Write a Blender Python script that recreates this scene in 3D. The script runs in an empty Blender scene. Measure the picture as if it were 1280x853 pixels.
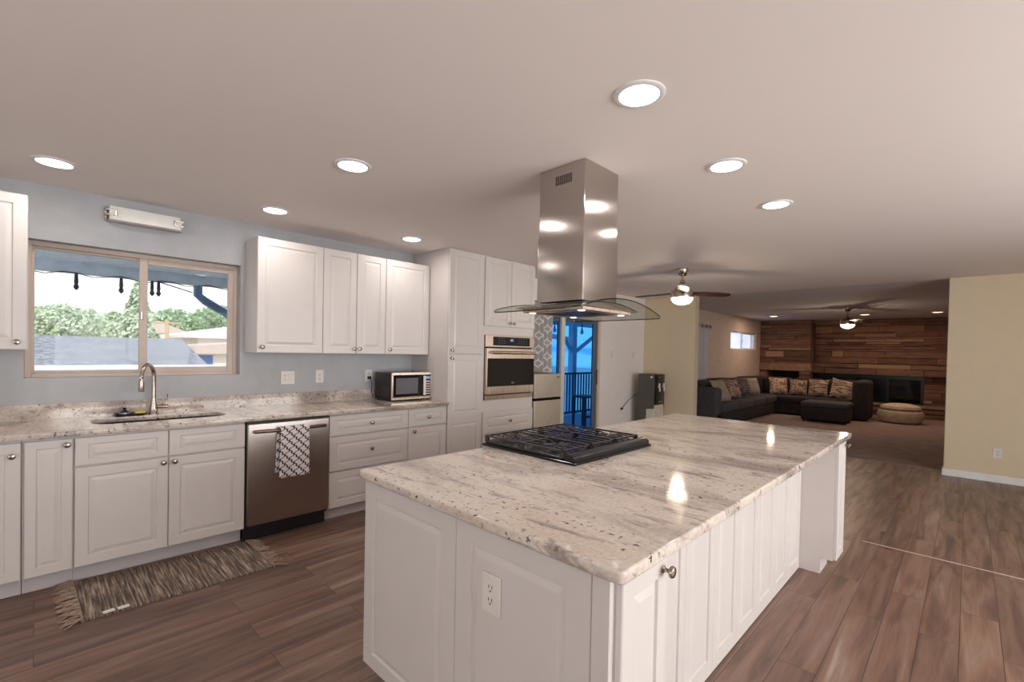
import bpy, bmesh, math, random
from mathutils import Vector, Matrix
random.seed(7)
PI = math.pi
S = bpy.context.scene
COL = S.collection

# ------------------------------------------------------------------ camera
H = 1.4155
yaw, pitch, roll = math.radians(44.2295), math.radians(-0.8179), math.radians(1.1484)
fw = Vector((math.cos(yaw)*math.cos(pitch), math.sin(yaw)*math.cos(pitch), math.sin(pitch)))
rt = Vector((math.sin(yaw), -math.cos(yaw), 0)); up = rt.cross(fw)
rt2 = rt*math.cos(roll)+up*math.sin(roll); up2 = rt2.cross(fw)
cd = bpy.data.cameras.new('camera'); cam = bpy.data.objects.new('camera', cd); COL.objects.link(cam)
R = Matrix((rt2, up2, -fw)).transposed()
cam.matrix_world = Matrix.Translation((0, 0, H)) @ R.to_4x4()
cd.sensor_width = 36; cd.lens = 583.427/1280*36
cd.shift_x = -2.94/1280; cd.shift_y = 22.36/1280; cd.clip_start = 0.02; cd.clip_end = 400
S.camera = cam
# ------------------------------------------------------------------ exposure
S.view_settings.view_transform = 'Standard'; S.view_settings.look = 'None'
S.view_settings.gamma = 1; S.view_settings.use_curve_mapping = False
S.view_settings.exposure = 0.08
CAN_POWER = 3.0; WIN_POWER = 215.0; SKY = 1.5; SUN = 1.6
# ------------------------------------------------------------------ world: bright sky with thin cloud
W = bpy.data.worlds.new('sky'); S.world = W; W.use_nodes = True
nt = W.node_tree; nt.nodes.clear()
tc = nt.nodes.new('ShaderNodeTexCoord'); mp = nt.nodes.new('ShaderNodeMapping'); mp.inputs['Scale'].default_value = (2, 2, 14)
nz = nt.nodes.new('ShaderNodeTexNoise'); nz.inputs['Scale'].default_value = 2.2; nz.inputs['Detail'].default_value = 6
cr = nt.nodes.new('ShaderNodeValToRGB')
cr.color_ramp.elements[0].position = .40; cr.color_ramp.elements[0].color = (.50, .66, .90, 1)
cr.color_ramp.elements[1].position = .52; cr.color_ramp.elements[1].color = (1.0, 1.0, 1.0, 1)
bg = nt.nodes.new('ShaderNodeBackground'); bg.inputs['Strength'].default_value = SKY
ow = nt.nodes.new('ShaderNodeOutputWorld')
nt.links.new(tc.outputs['Generated'], mp.inputs['Vector']); nt.links.new(mp.outputs[0], nz.inputs['Vector'])
nt.links.new(nz.outputs[0], cr.inputs[0]); nt.links.new(cr.outputs[0], bg.inputs[0]); nt.links.new(bg.outputs[0], ow.inputs[0])
# ------------------------------------------------------------------ sun and daylight at the windows
def light(name, kind, loc, power, color=(1, 1, 1), rot=(0, 0, 0), size=.1, size_y=None, parent=None, spread=None):
    l = bpy.data.lights.new(name, kind); l.energy = power; l.color = color
    if kind == 'AREA':
        l.size = size
        if size_y: l.shape = 'RECTANGLE'; l.size_y = size_y
        else: l.shape = 'DISK'
        if spread: l.spread = spread
    elif kind == 'SUN': l.angle = math.radians(2)
    else: l.shadow_soft_size = size
    o = bpy.data.objects.new(name, l); COL.objects.link(o); o.location = loc; o.rotation_euler = rot
    if parent: o.parent = parent
    return o
light('sun', 'SUN', (0, 0, 20), SUN, (1, .95, .88), (math.radians(50), 0, math.radians(-20)))
# daylight falling in through the big windows of the right-hand wall (outside the glass, facing in)
light('window_daylight', 'AREA', (2.4, -3.45, 1.35), WIN_POWER, (1, .985, .965), (math.radians(114), 0, 0), 4.4, 1.9)
light('window_daylight_back', 'AREA', (-2.75, .6, 1.4), WIN_POWER*.15, (1, .93, .90), (0, math.radians(-112), 0), 1.8, 3.4)
# ------------------------------------------------------------------ materials
MAT = {}
def nodes(name):
    m = bpy.data.materials.new(name); m.use_nodes = True
    nt = m.node_tree; b = nt.nodes['Principled BSDF']; MAT[name] = m
    return m, nt, b
def hexc(r, g, b):
    f = lambda c: ((c/255+.055)/1.055)**2.4 if c > 10 else c/255/12.92
    return (f(r), f(g), f(b), 1)
def N(nt, t, **kw):
    n = nt.nodes.new('ShaderNode'+t)
    for k, v in kw.items():
        if k in n.inputs: n.inputs[k].default_value = v
        else: setattr(n, k, v)
    return n
def coords(nt, scale=(1, 1, 1), rot=(0, 0, 0), kind='Object'):
    tc = N(nt, 'TexCoord'); mp = N(nt, 'Mapping'); mp.inputs['Scale'].default_value = scale; mp.inputs['Rotation'].default_value = rot
    nt.links.new(tc.outputs[kind], mp.inputs[0]); return mp.outputs[0]
def wcoords(nt, scale=(1, 1, 1), rot=(0, 0, 0)):      # place in the room
    tc = N(nt, 'NewGeometry'); mp = N(nt, 'Mapping'); mp.inputs['Scale'].default_value = scale; mp.inputs['Rotation'].default_value = rot
    nt.links.new(tc.outputs['Position'], mp.inputs[0]); return mp.outputs[0]
def ramp(nt, src, stops):
    r = N(nt, 'ValToRGB'); e = r.color_ramp.elements
    while len(e) < len(stops): e.new(.5)
    for i, (p, c) in enumerate(stops): e[i].position = p; e[i].color = c
    nt.links.new(src, r.inputs[0]); return r.outputs[0]
def mix(nt, f, a, b, mode='MIX'):
    m = N(nt, 'Mix', data_type='RGBA', blend_type=mode)
    for k, v in ((0, f), (6, a), (7, b)):
        if hasattr(v, 'links'): nt.links.new(v, m.inputs[k])
        else: m.inputs[k].default_value = v
    return m.outputs[2]
def bump(nt, b, src, strength, dist=.002):
    n = N(nt, 'Bump', Strength=strength, Distance=dist); nt.links.new(src, n.inputs['Height']); nt.links.new(n.outputs[0], b.inputs['Normal'])
def noise(nt, v, scale, detail=3, rough=.5, dist=0):
    n = N(nt, 'TexNoise', Scale=scale, Detail=detail, Roughness=rough, Distortion=dist); nt.links.new(v, n.inputs['Vector']); return n.outputs[0]
def math_(nt, op, a, b=None):
    n = N(nt, 'Math', operation=op)
    for i, v in enumerate((a, b)):
        if v is None: continue
        if hasattr(v, 'links'): nt.links.new(v, n.inputs[i])
        else: n.inputs[i].default_value = v
    return n.outputs[0]
def simple(name, col, rough=.5, metal=0, nvar=.04, nscale=8, bmp=0, bscale=200, spec=.5, coat=0):
    m, nt, b = nodes(name)
    v = wcoords(nt)
    f = noise(nt, v, nscale, 3)
    d = [max(0, c*(1-nvar)) for c in col[:3]]+[1]; l = [min(1, c*(1+nvar)) for c in col[:3]]+[1]
    nt.links.new(ramp(nt, f, [(.35, d), (.65, l)]), b.inputs['Base Color'])
    b.inputs['Roughness'].default_value = rough; b.inputs['Metallic'].default_value = metal
    b.inputs['Specular IOR Level'].default_value = spec; b.inputs['Coat Weight'].default_value = coat
    if bmp: bump(nt, b, noise(nt, v, bscale, 4), bmp)
    return m
simple('wall_grey', hexc(176, 177, 180), .8, bmp=.15, bscale=90)
simple('wall_white', hexc(236, 229, 226), .8, nvar=.012, bmp=.15, bscale=90)
simple('wall_beige', hexc(214, 198, 170), .8, nvar=.012, bmp=.12, bscale=90)
simple('wall_living', hexc(214, 194, 182), .8, bmp=.12, bscale=90)
simple('ceiling_white', hexc(238, 230, 226), .9, nvar=.004, bmp=.12, bscale=60)
simple('ceiling_dull', hexc(222, 216, 218), .9, nvar=.01, bmp=.2, bscale=60)
simple('cabinet_white', hexc(210, 203, 200), .38, nvar=.01)
simple('toe_grey', hexc(196, 190, 190), .5)
simple('trim_white', hexc(228, 228, 228), .45)
simple('window_vinyl', hexc(190, 172, 160), .45)
simple('door_frame_cream', hexc(216, 200, 182), .45)
simple('door_stile_white', hexc(214, 212, 208), .45)
simple('door_stile_grey', hexc(92, 100, 112), .4)
simple('plate_white', hexc(222, 214, 208), .4)
simple('socket_dark', hexc(70, 62, 60), .5)
simple('black_plastic', hexc(32, 30, 33), .35)
simple('black_gloss', hexc(20, 19, 22), .12)
simple('black_enamel', hexc(26, 26, 32), .25, bmp=0)
simple('cast_iron', hexc(46, 38, 42), .2, bmp=0, spec=.9)
simple('iron_side', hexc(34, 32, 38), .35)
simple('knob_nickel', hexc(172, 160, 152), .25, 1)
simple('nickel', hexc(190, 178, 168), .22, 1)
simple('bronze', hexc(120, 100, 100), .3, 1)
simple('fan_wood', hexc(64, 42, 36), .45, nvar=.2, nscale=20)
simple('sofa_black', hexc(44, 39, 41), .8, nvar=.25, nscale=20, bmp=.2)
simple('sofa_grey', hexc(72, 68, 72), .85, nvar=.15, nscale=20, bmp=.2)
simple('oven_window', hexc(118, 118, 126), .15, .3)  # grey stands for the reflection and pale interior seen in the glass
simple('pillow_tan', hexc(168, 152, 138), .9, nvar=.1, bmp=.2)
simple('pouf_cream', hexc(210, 188, 166), .9, nvar=.12, nscale=12, bmp=.3)
simple('stone_hearth', hexc(150, 118, 98), .8, nvar=.2, bmp=.4)
simple('fringe_tan', hexc(164, 140, 122), .9, nvar=.2, nscale=60)
simple('label_white', hexc(224, 222, 220), .7)
simple('sponge_yellow', hexc(216, 186, 80), .9, bmp=.4)
simple('cooler_grey', hexc(84, 80, 74), .45)
simple('cooler_white', hexc(206, 200, 186), .4)
simple('red_plastic', hexc(150, 40, 40), .4)
simple('blue_plastic', hexc(40, 90, 150), .4)
simple('fridge_silver', hexc(196, 186, 172), .35, .35)
simple('deck_wood', hexc(176, 180, 186), .7, nvar=.1)
simple('porch_shade_blue', hexc(222, 232, 242), .8, nvar=.08, bmp=.3, bscale=30)  # blue of the porch's shade is put into the base colour
simple('white_paint', hexc(236, 238, 240), .7)
simple('iron_black', hexc(40, 44, 52), .5)
simple('downspout_blue', hexc(100, 124, 160), .5)
simple('stucco_white', hexc(240, 232, 226), .9)
simple('garage_blue', hexc(84, 116, 180), .7)
simple('ground_tan', hexc(190, 176, 156), .95, nvar=.15, nscale=1)
simple('roof_tan', hexc(206, 188, 176), .9, nvar=.1)
simple('leaf_green', hexc(166, 188, 150), .7, nvar=.35, nscale=3)
simple('leaf_pale', hexc(206, 218, 190), .7, nvar=.3, nscale=3)
simple('bark', hexc(96, 80, 66), .9)
simple('pole_wood', hexc(206, 176, 140), .9)
simple('carpet_tan', hexc(146, 124, 116), .95, nvar=.14, nscale=5, bmp=.8, bscale=300)
simple('curtain_white', hexc(206, 200, 204), .9)
simple('cord_black', hexc(24, 22, 24), .5)
simple('scrubber', hexc(190, 186, 190), .35, 1)
simple('burner_cap', hexc(150, 140, 142), .3, .8)
simple('display', hexc(34, 38, 48), .15)
simple('display_lit', hexc(150, 180, 230), .2)

def metal_brushed(name, col, rough, vert=True):
    m, nt, b = nodes(name)
    v = wcoords(nt, (260, 260, 4) if vert else (6, 6, 400))
    f = noise(nt, v, 1, 3)
    b.inputs['Base Color'].default_value = col; b.inputs['Metallic'].default_value = 1
    nt.links.new(ramp(nt, f, [(.3, (rough*.85,)*3+(1,)), (.7, (rough*1.15,)*3+(1,))]), b.inputs['Roughness'])
    b.inputs['Anisotropic'].default_value = .95 if vert else 0
    b.inputs['Anisotropic Rotation'].default_value = 0.0
    bump(nt, b, f, .02, .0003)
metal_brushed('steel', hexc(190, 182, 176), .18)
metal_brushed('steel_door', hexc(178, 168, 162), .38)
metal_brushed('steel_warm', hexc(204, 184, 168), .3)
metal_brushed('steel_sink', hexc(120, 110, 110), .3)

def glass(name, tint, refl=.12, base_rough=.02, base=.04):
    m, nt, b = nodes(name)
    nt.nodes.remove(b)
    t = N(nt, 'BsdfTransparent'); t.inputs[0].default_value = tint
    g = N(nt, 'BsdfGlossy'); g.inputs['Roughness'].default_value = base_rough
    fr = N(nt, 'LayerWeight', Blend=.5); mx = N(nt, 'MixShader')
    nt.links.new(math_(nt, 'ADD', math_(nt, 'MULTIPLY', math_(nt, 'POWER', fr.outputs['Facing'], 5.0), refl*4), base), mx.inputs[0]); nt.links.new(t.outputs[0], mx.inputs[1]); nt.links.new(g.outputs[0], mx.inputs[2])
    nt.links.new(mx.outputs[0], nt.nodes['Material Output'].inputs[0])
glass('glass_clear', (.97, .98, .98, 1), .03, base=.006)
glass('glass_shade_blue', (.27, .60, 1.0, 1), .05, base=.01)  # tint carries the blue of the shaded porch behind the door
glass('glass_hood', (.90, .92, .90, 1), .08)
glass('glass_edge', (.10, .11, .10, 1), .1)
glass('glass_dark', (.10, .10, .11, 1), .1)

def emis(name, col, strength):
    m, nt, b = nodes(name); b.inputs['Base Color'].default_value = col
    b.inputs['Emission Color'].default_value = col; b.inputs['Emission Strength'].default_value = strength
emis('lamp_white', (1, .97, .94, 1), 9)
emis('lamp_warm', (1, .66, .42, 1), 5)
emis('bowl_warm', (1, .86, .66, 1), 5)
emis('bowl_living', (1, .80, .52, 1), 4)
emis('led_white', (1, .95, .9, 1), 3)
emis('window_glow', (.72, .80, 1, 1), .8)  # glowing colour stands in for daylight outside the living room window
simple('frosted_glass', hexc(226, 226, 220), .3)

# granite
m, nt, b = nodes('granite')
v = wcoords(nt, (1, .42, 1), (0, 0, math.radians(-12)))
v2 = wcoords(nt)
big = noise(nt, v, 3.2, 6, .62, .6)
base = ramp(nt, big, [(.34, hexc(132, 118, 114)), (.43, hexc(182, 168, 160)), (.53, hexc(222, 212, 200)), (.70, hexc(204, 184, 166))])
streak = noise(nt, wcoords(nt, (1, .22, 1), (0, 0, math.radians(-14))), 16, 8, .72, .8)
sm = ramp(nt, streak, [(.38, (.9, .9, .9, 1)), (.46, (0, 0, 0, 1))])
c1 = mix(nt, sm, base, hexc(116, 104, 106))
fine = noise(nt, v2, 70, 4, .7)
c2 = mix(nt, .35, c1, ramp(nt, fine, [(.3, hexc(150, 134, 124)), (.5, hexc(204, 190, 180)), (.7, hexc(230, 222, 214))]), 'MIX')
fl = noise(nt, v2, 46, 3, .6, .4); gate = noise(nt, v, 5, 3)
fm = math_(nt, 'MULTIPLY', ramp(nt, fl, [(.35, (1, 1, 1, 1)), (.39, (0, 0, 0, 1))]), ramp(nt, gate, [(.42, (.15, .15, .15, 1)), (.56, (1, 1, 1, 1))]))
c3 = mix(nt, fm, c2, hexc(74, 58, 66))
nt.links.new(c3, b.inputs['Base Color']); b.inputs['Roughness'].default_value = .07

# vinyl plank floor, planks along X
m, nt, b = nodes('wood_floor')
v = wcoords(nt)
br = N(nt, 'TexBrick'); br.offset = .37; br.offset_frequency = 2; br.squash = 1
br.inputs['Color1'].default_value = (0, 0, 0, 1); br.inputs['Color2'].default_value = (1, 1, 1, 1); br.inputs['Mortar'].default_value = (.5, .5, .5, 1)
for k, x in (('Scale', 1), ('Mortar Size', .0016), ('Brick Width', 1.22), ('Row Height', .152), ('Mortar Smooth', .1)): br.inputs[k].default_value = x
nt.links.new(v, br.inputs['Vector'])
off = N(nt, 'VectorMath', operation='ADD'); nt.links.new(v, off.inputs[0])
sc = N(nt, 'VectorMath', operation='SCALE'); sc.inputs['Scale'].default_value = 9.0; nt.links.new(br.outputs['Color'], sc.inputs[0]); nt.links.new(sc.outputs[0], off.inputs[1])
mpg = N(nt, 'Mapping'); mpg.inputs['Scale'].default_value = (.7, 7, 1); nt.links.new(off.outputs[0], mpg.inputs[0])
g1 = noise(nt, mpg.outputs[0], 1.9, 5, .52, .7)
mpf = N(nt, 'Mapping'); mpf.inputs['Scale'].default_value = (2.5, 70, 1); nt.links.new(off.outputs[0], mpf.inputs[0])
g2 = noise(nt, mpf.outputs[0], 2.0, 4, .6)
col = ramp(nt, g1, [(.28, hexc(84, 66, 60)), (.42, hexc(108, 84, 74)), (.54, hexc(134, 104, 88)), (.64, hexc(140, 120, 108)), (.76, hexc(166, 148, 136))])
col = mix(nt, .18, col, ramp(nt, g2, [(.3, hexc(74, 52, 44)), (.7, hexc(146, 122, 108))]))
tint = ramp(nt, br.outputs['Color'], [(0, (.74, .72, .72, 1)), (.5, (.92, .86, .83, 1)), (1, (1.12, 1.10, 1.08, 1))])
col = mix(nt, 1.0, col, tint, 'MULTIPLY')
col = mix(nt, br.outputs['Fac'], col, hexc(62, 46, 42))
nt.links.new(col, b.inputs['Base Color'])
nt.links.new(ramp(nt, g1, [(.3, (.42,)*3+(1,)), (.7, (.30,)*3+(1,))]), b.inputs['Roughness'])
bump(nt, b, g2, .05, .001)

# ledge stone, colour changes stone by stone
m, nt, b = nodes('ledge_stone')
gi = N(nt, 'NewGeometry')
c = ramp(nt, gi.outputs['Random Per Island'], [(0, hexc(70, 50, 45)), (.22, hexc(126, 90, 74)), (.40, hexc(88, 66, 60)), (.62, hexc(156, 116, 94)), (.78, hexc(102, 76, 68)), (1, hexc(206, 166, 134))])
f = noise(nt, wcoords(nt, (1, .5, 2)), 7, 5, .6)
c = mix(nt, .32, c, ramp(nt, f, [(.3, hexc(90, 60, 48)), (.7, hexc(178, 130, 100))]))
nt.links.new(c, b.inputs['Base Color']); b.inputs['Roughness'].default_value = .8
bump(nt, b, noise(nt, wcoords(nt, (1, 1, 2.4)), 16, 6, .7), .9, .02)
simple('stone_backing', hexc(62, 44, 38), .9)

# woven rag rug
m, nt, b = nodes('rug_weave')
f = noise(nt, coords(nt, (95, 4, 1)), 1, 3, .6); f2 = noise(nt, coords(nt, (60, 60, 60)), 3, 3)
c = ramp(nt, f, [(.38, hexc(50, 42, 40)), (.47, hexc(100, 86, 78)), (.55, hexc(146, 128, 114)), (.64, hexc(196, 176, 156))])
c = mix(nt, .3, c, ramp(nt, f2, [(.35, hexc(60, 48, 44)), (.65, hexc(160, 140, 126))]))
nt.links.new(c, b.inputs['Base Color']); b.inputs['Roughness'].default_value = .95; bump(nt, b, f, .8, .004)

# trellis cloth: crossing lattice lines
def trellis(name, ground, line, su, sv, w, u='X', vv='Z', wave=.0):
    m, nt, b = nodes(name)
    s = N(nt, 'SeparateXYZ'); tc = N(nt, 'TexCoord'); nt.links.new(tc.outputs['Object'], s.inputs[0])
    U = math_(nt, 'MULTIPLY', s.outputs[u], su); V = math_(nt, 'MULTIPLY', s.outputs[vv], sv)
    if wave: U = math_(nt, 'ADD', U, math_(nt, 'MULTIPLY', math_(nt, 'SINE', math_(nt, 'MULTIPLY', V, 4*PI)), wave))
    def ln(k):
        a = math_(nt, 'ADD', U, math_(nt, 'MULTIPLY', V, k)); a = math_(nt, 'FRACT', math_(nt, 'ADD', a, 50.0))
        a = math_(nt, 'ABSOLUTE', math_(nt, 'SUBTRACT', a, .5)); return math_(nt, 'LESS_THAN', a, w)
    f = math_(nt, 'MAXIMUM', ln(1), ln(-1))
    nt.links.new(mix(nt, f, ground, line), b.inputs['Base Color']); b.inputs['Roughness'].default_value = .9
trellis('curtain_trellis', hexc(168, 164, 164), hexc(226, 222, 218), 8.0, 5.2, .07)
trellis('towel_lattice', hexc(226, 218, 218), hexc(64, 54, 62), 15, 15, .09, wave=.10)
def weave(name, a, bcol, sx=(30, 30, 30)):
    m, nt, b = nodes(name)
    f = noise(nt, coords(nt, sx), 1, 4, .7)
    nt.links.new(ramp(nt, f, [(.44, a), (.56, bcol)]), b.inputs['Base Color']); b.inputs['Roughness'].default_value = .95
weave('pillow_floral', hexc(190, 164, 146), hexc(112, 84, 76), (14, 14, 14))
weave('pillow_dark', hexc(132, 116, 110), hexc(72, 60, 62), (9, 9, 40))
weave('pillow_stripe', hexc(204, 176, 156), hexc(84, 62, 60), (5, 5, 34))
weave('pillow_pale', hexc(212, 184, 164), hexc(146, 104, 92), (13, 13, 13))
weave('shingles', hexc(112, 116, 124), hexc(160, 162, 168), (7, 7, 7))

# ------------------------------------------------------------------ mesh helpers
ORG = {}
class MB:
    def __init__(s): s.bm = bmesh.new()
    def add(s, vs, fs, M=None):
        vv = [s.bm.verts.new(M @ Vector(v) if M else v) for v in vs]; out = []
        for f in fs:
            try: out.append(s.bm.faces.new([vv[i] for i in f]))
            except ValueError: pass
        return vv, out
    def box(s, x0, x1, y0, y1, z0, z1, bev=0, seg=1, M=None):
        t = bmesh.new(); r = bmesh.ops.create_cube(t, size=1)
        for v in t.verts: v.co = Vector(((x0+x1)/2+v.co.x*(x1-x0), (y0+y1)/2+v.co.y*(y1-y0), (z0+z1)/2+v.co.z*(z1-z0)))
        if bev: bmesh.ops.bevel(t, geom=list(t.edges), offset=bev, segments=seg, affect='EDGES', profile=.5)
        s.merge(t, M); return s
    def merge(s, t, M=None):
        t.verts.index_update()
        vv = [s.bm.verts.new(M @ v.co if M else v.co) for v in t.verts]
        for f in t.faces: s.bm.faces.new([vv[v.index] for v in f.verts])
        t.free()
    def lathe(s, prof, M=None, n=20, cap=True):
        # prof: list of (radius, height) about Z
        rings = []
        for r, h in prof:
            rings.append([s.bm.verts.new((M or Matrix()) @ Vector((r*math.cos(2*PI*k/n), r*math.sin(2*PI*k/n), h))) for k in range(n)])
        for a, b_ in zip(rings, rings[1:]):
            for k in range(n): s.bm.faces.new((a[k], a[(k+1) % n], b_[(k+1) % n], b_[k]))
        if cap: s.bm.faces.new(rings[0][::-1]); s.bm.faces.new(rings[-1])
        return s
    def tube(s, pts, r, n=8, closed=False, flat=1.0):
        pts = [Vector(p) for p in pts]; rings = []; up_ = Vector((0, 0, 1)); L = len(pts)
        for i, p in enumerate(pts):
            if closed: d = pts[(i+1) % L]-pts[i-1]
            else: d = pts[min(i+1, L-1)]-pts[max(i-1, 0)]
            d.normalize(); a = d.cross(up_)
            if a.length < .05: a = d.cross(Vector((1, 0, 0)))
            a.normalize(); b_ = a.cross(d)
            rr = r[i] if isinstance(r, (list, tuple)) else r
            rings.append([s.bm.verts.new(p+a*rr*math.cos(2*PI*k/n)+b_*rr*flat*math.sin(2*PI*k/n)) for k in range(n)])
        pr = list(zip(rings, rings[1:]))+([(rings[-1], rings[0])] if closed else [])
        for a, b_ in pr:
            for k in range(n): s.bm.faces.new((a[k], a[(k+1) % n], b_[(k+1) % n], b_[k]))
        if not closed: s.bm.faces.new(rings[0][::-1]); s.bm.faces.new(rings[-1])
        return s
    def prism(s, poly, lo, hi, axis='Z', bev=0):
        # poly: 2D points; axis: extrusion axis
        def P(a, b_, h): return {'Z': (a, b_, h), 'Y': (a, h, b_), 'X': (h, a, b_)}[axis]
        n = len(poly); t = bmesh.new()
        A = [t.verts.new(P(a, b_, lo)) for a, b_ in poly]; B = [t.verts.new(P(a, b_, hi)) for a, b_ in poly]
        t.faces.new(A); t.faces.new(B[::-1])
        for k in range(n): t.faces.new((A[k], A[(k+1) % n], B[(k+1) % n], B[k]))
        bmesh.ops.recalc_face_normals(t, faces=t.faces)
        if bev:
            es = [e for e in t.edges if all(abs({'Z': v.co.z, 'Y': v.co.y, 'X': v.co.x}[axis]-lo) < 1e-6 for v in e.verts) or all(abs({'Z': v.co.z, 'Y': v.co.y, 'X': v.co.x}[axis]-hi) < 1e-6 for v in e.verts)]
            bmesh.ops.bevel(t, geom=es, offset=bev, segments=3, affect='EDGES', profile=.5)
        s.merge(t); return s
    def panel(s, u0, u1, v0, v1, F, th=.019, stile=.058, raised=True, rail=None):
        # raised-panel front: F maps (u, v, out) to a point; out = th at the face
        rail = rail or stile
        rings = [(0, 0, 0), (0, 0, th-.003), (.003, .003, th)]
        if raised:
            rings += [(stile, rail, th), (stile+.004, rail+.004, th-.007), (stile+.010, rail+.010, th-.007), (stile+.030, rail+.030, th-.001), (stile+.033, rail+.033, th-.001)]
        R_ = []
        for i, j, n in rings: R_.append([s.bm.verts.new(F(*p)) for p in ((u0+i, v0+j, n), (u1-i, v0+j, n), (u1-i, v1-j, n), (u0+i, v1-j, n))])
        for a, b_ in zip(R_, R_[1:]):
            for k in range(4): s.bm.faces.new((a[k], a[(k+1) % 4], b_[(k+1) % 4], b_[k]))
        s.bm.faces.new(R_[-1]); s.bm.faces.new(R_[0][::-1]); return s
    def build(s, name, mat, parent=None, smooth=False, origin=None, fix=True):
        if fix: bmesh.ops.recalc_face_normals(s.bm, faces=list(s.bm.faces))
        me = bpy.data.meshes.new(name)
        if parent is not None: org = ORG[parent.name]
        elif origin is not None: org = Vector(origin)
        else:
            xs = [v.co for v in s.bm.verts]
            mn = Vector([min(c[i] for c in xs) for i in range(3)]); mx = Vector([max(c[i] for c in xs) for i in range(3)])
            org = Vector(((mn.x+mx.x)/2, (mn.y+mx.y)/2, mn.z))
        for v in s.bm.verts: v.co -= org
        s.bm.to_mesh(me); s.bm.free(); me.materials.append(MAT[mat])
        if smooth:
            for p in me.polygons: p.use_smooth = True
            try: me.set_sharp_from_angle(angle=math.radians(40))
            except Exception: pass
        o = bpy.data.objects.new(name, me); COL.objects.link(o); ORG[o.name] = org
        if parent is not None: o.parent = parent
        else: o.location = org
        return o
def tag(o, label, cat, group=None, kind=None):
    if label: o['label'] = label
    if cat: o['category'] = cat
    if group: o['group'] = group
    if kind: o['kind'] = kind
    return o
def thing(name, loc, label, cat, group=None):
    o = bpy.data.objects.new(name, None); COL.objects.link(o); o.location = loc; o.empty_display_size = .1
    ORG[o.name] = Vector(loc); return tag(o, label, cat, group)
def struct(name, mb, mat, parent=None, smooth=False):
    o = mb.build(name, mat, parent, smooth)
    if parent is None: o['kind'] = 'structure'
    return o
def sstruct(name, loc):
    o = bpy.data.objects.new(name, None); COL.objects.link(o); o.location = loc; o['kind'] = 'structure'; ORG[o.name] = Vector(loc); return o
def copy_tree(o, parent=None):
    c = o.copy(); COL.objects.link(c)
    if parent: c.parent = parent
    for ch in list(o.children): copy_tree(ch, c)
    ORG[c.name] = ORG.get(o.name, Vector()); return c
def bx(*a, **k): return MB().box(*a, **k)
def FY(y): return lambda u, v, n: (u, y-n, v)          # fronts that face -Y
def FX(x): return lambda u, v, n: (x-n, u, v)          # fronts that face -X
def FXp(x): return lambda u, v, n: (x+n, u, v)
def FYp(y): return lambda u, v, n: (u, y+n, v)
def rotm(d):      # matrix whose Z axis points along d
    return Vector(d).to_track_quat('Z', 'Y').to_matrix().to_4x4()
def knob(parent, p, d=(0, -1, 0), mat='knob_nickel', s=1):
    M = Matrix.Translation(p) @ rotm(d) @ Matrix.Scale(s, 4)
    return MB().lathe([(.009, 0), (.010, .002), (.006, .006), (.0055, .014), (.009, .018), (.0155, .022), (.0165, .026), (.014, .031), (.006, .034)], M, 16).build('knob', mat, parent, True)
def circ(x, y, r, n=32): return [(x+r*math.cos(2*PI*k/n), y+r*math.sin(2*PI*k/n)) for k in range(n)]
def rrect(x0, x1, y0, y1, r, n=6):
    out = []
    for cx, cy, a0 in ((x1-r, y1-r, 0), (x0+r, y1-r, 90), (x0+r, y0+r, 180), (x1-r, y0+r, 270)):
        for k in range(n+1):
            a = math.radians(a0+90*k/n); out.append((cx+r*math.cos(a), cy+r*math.sin(a)))
    return out

# ================================================================== THE SETTING
WY = 4.32; CZ = 2.44; PX = 7.87
struct('floor', bx(-2.6, 8.19, -3.3, 4.35, -.12, 0), 'wood_floor')
struct('floor_carpet', bx(8.19, 15.6, -3.3, 4.35, -.12, .006), 'carpet_tan')
struct('ceiling', bx(-2.6, 7.95, -3.3, 4.36, CZ, CZ+.15), 'ceiling_white')
struct('ceiling_living_room', bx(7.95, 15.6, -3.3, 4.36, CZ+.012, CZ+.15), 'ceiling_dull')
struct('floor_strip', bx(4.49, 4.504, -3.0, .56, 0, .003, bev=.001), 'window_vinyl')   # thin pale strip across the floor
# wall with the kitchen window, in pieces round its openings
WX0, WX1, WZ0, WZ1 = -.05, 1.182, 1.180, 2.085
w = MB(); w.box(-2.6, WX0, WY, WY+.15, 0, CZ); w.box(WX1, 4.12, WY, WY+.15, 0, CZ); w.box(WX0, WX1, WY, WY+.15, 0, WZ0); w.box(WX0, WX1, WY, WY+.15, WZ1, CZ)
struct('wall_left', w, 'wall_grey')
DX0, DX1, DZ = 5.05, 6.45, 2.0
w = MB(); w.box(4.12, DX0, WY, WY+.15, 0, CZ); w.box(DX1, PX+.17, WY, WY+.15, 0, CZ); w.box(DX0, DX1, WY, WY+.15, DZ, CZ)
struct('wall_left_dining', w, 'wall_white')
LWX0, LWX1 = 12.25, 14.2
w = MB(); w.box(PX+.17, LWX0, WY, WY+.15, 0, CZ+.02); w.box(LWX1, 15.6, WY, WY+.15, 0, CZ+.02); w.box(LWX0, LWX1, WY, WY+.15, 0, 1.6); w.box(LWX0, LWX1, WY, WY+.15, 2.07, CZ+.02)
struct('wall_left_living_room', w, 'wall_living')
struct('wall_partition_left', bx(PX, PX+.17, 3.37, WY, 0, CZ, bev=.006), 'wall_beige')
struct('wall_partition_right', bx(PX, PX+.15, -3.2, .195, 0, CZ, bev=.006), 'wall_beige')
bb = MB(); bb.box(PX-.014, PX-.001, -3.2, .205, .0, .085, bev=.004); bb.box(PX-.014, PX+.164, .196, .209, 0, .085, bev=.004)
struct('baseboard_right', bb, 'trim_white')
struct('baseboard_partition', bx(PX-.014, PX-.001, 3.36, 4.31, 0, .085, bev=.004), 'trim_white')
struct('baseboard_left', bx(DX1+.08, PX-.015, WY-.014, WY-.001, 0, .085, bev=.004), 'trim_white')
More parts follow.
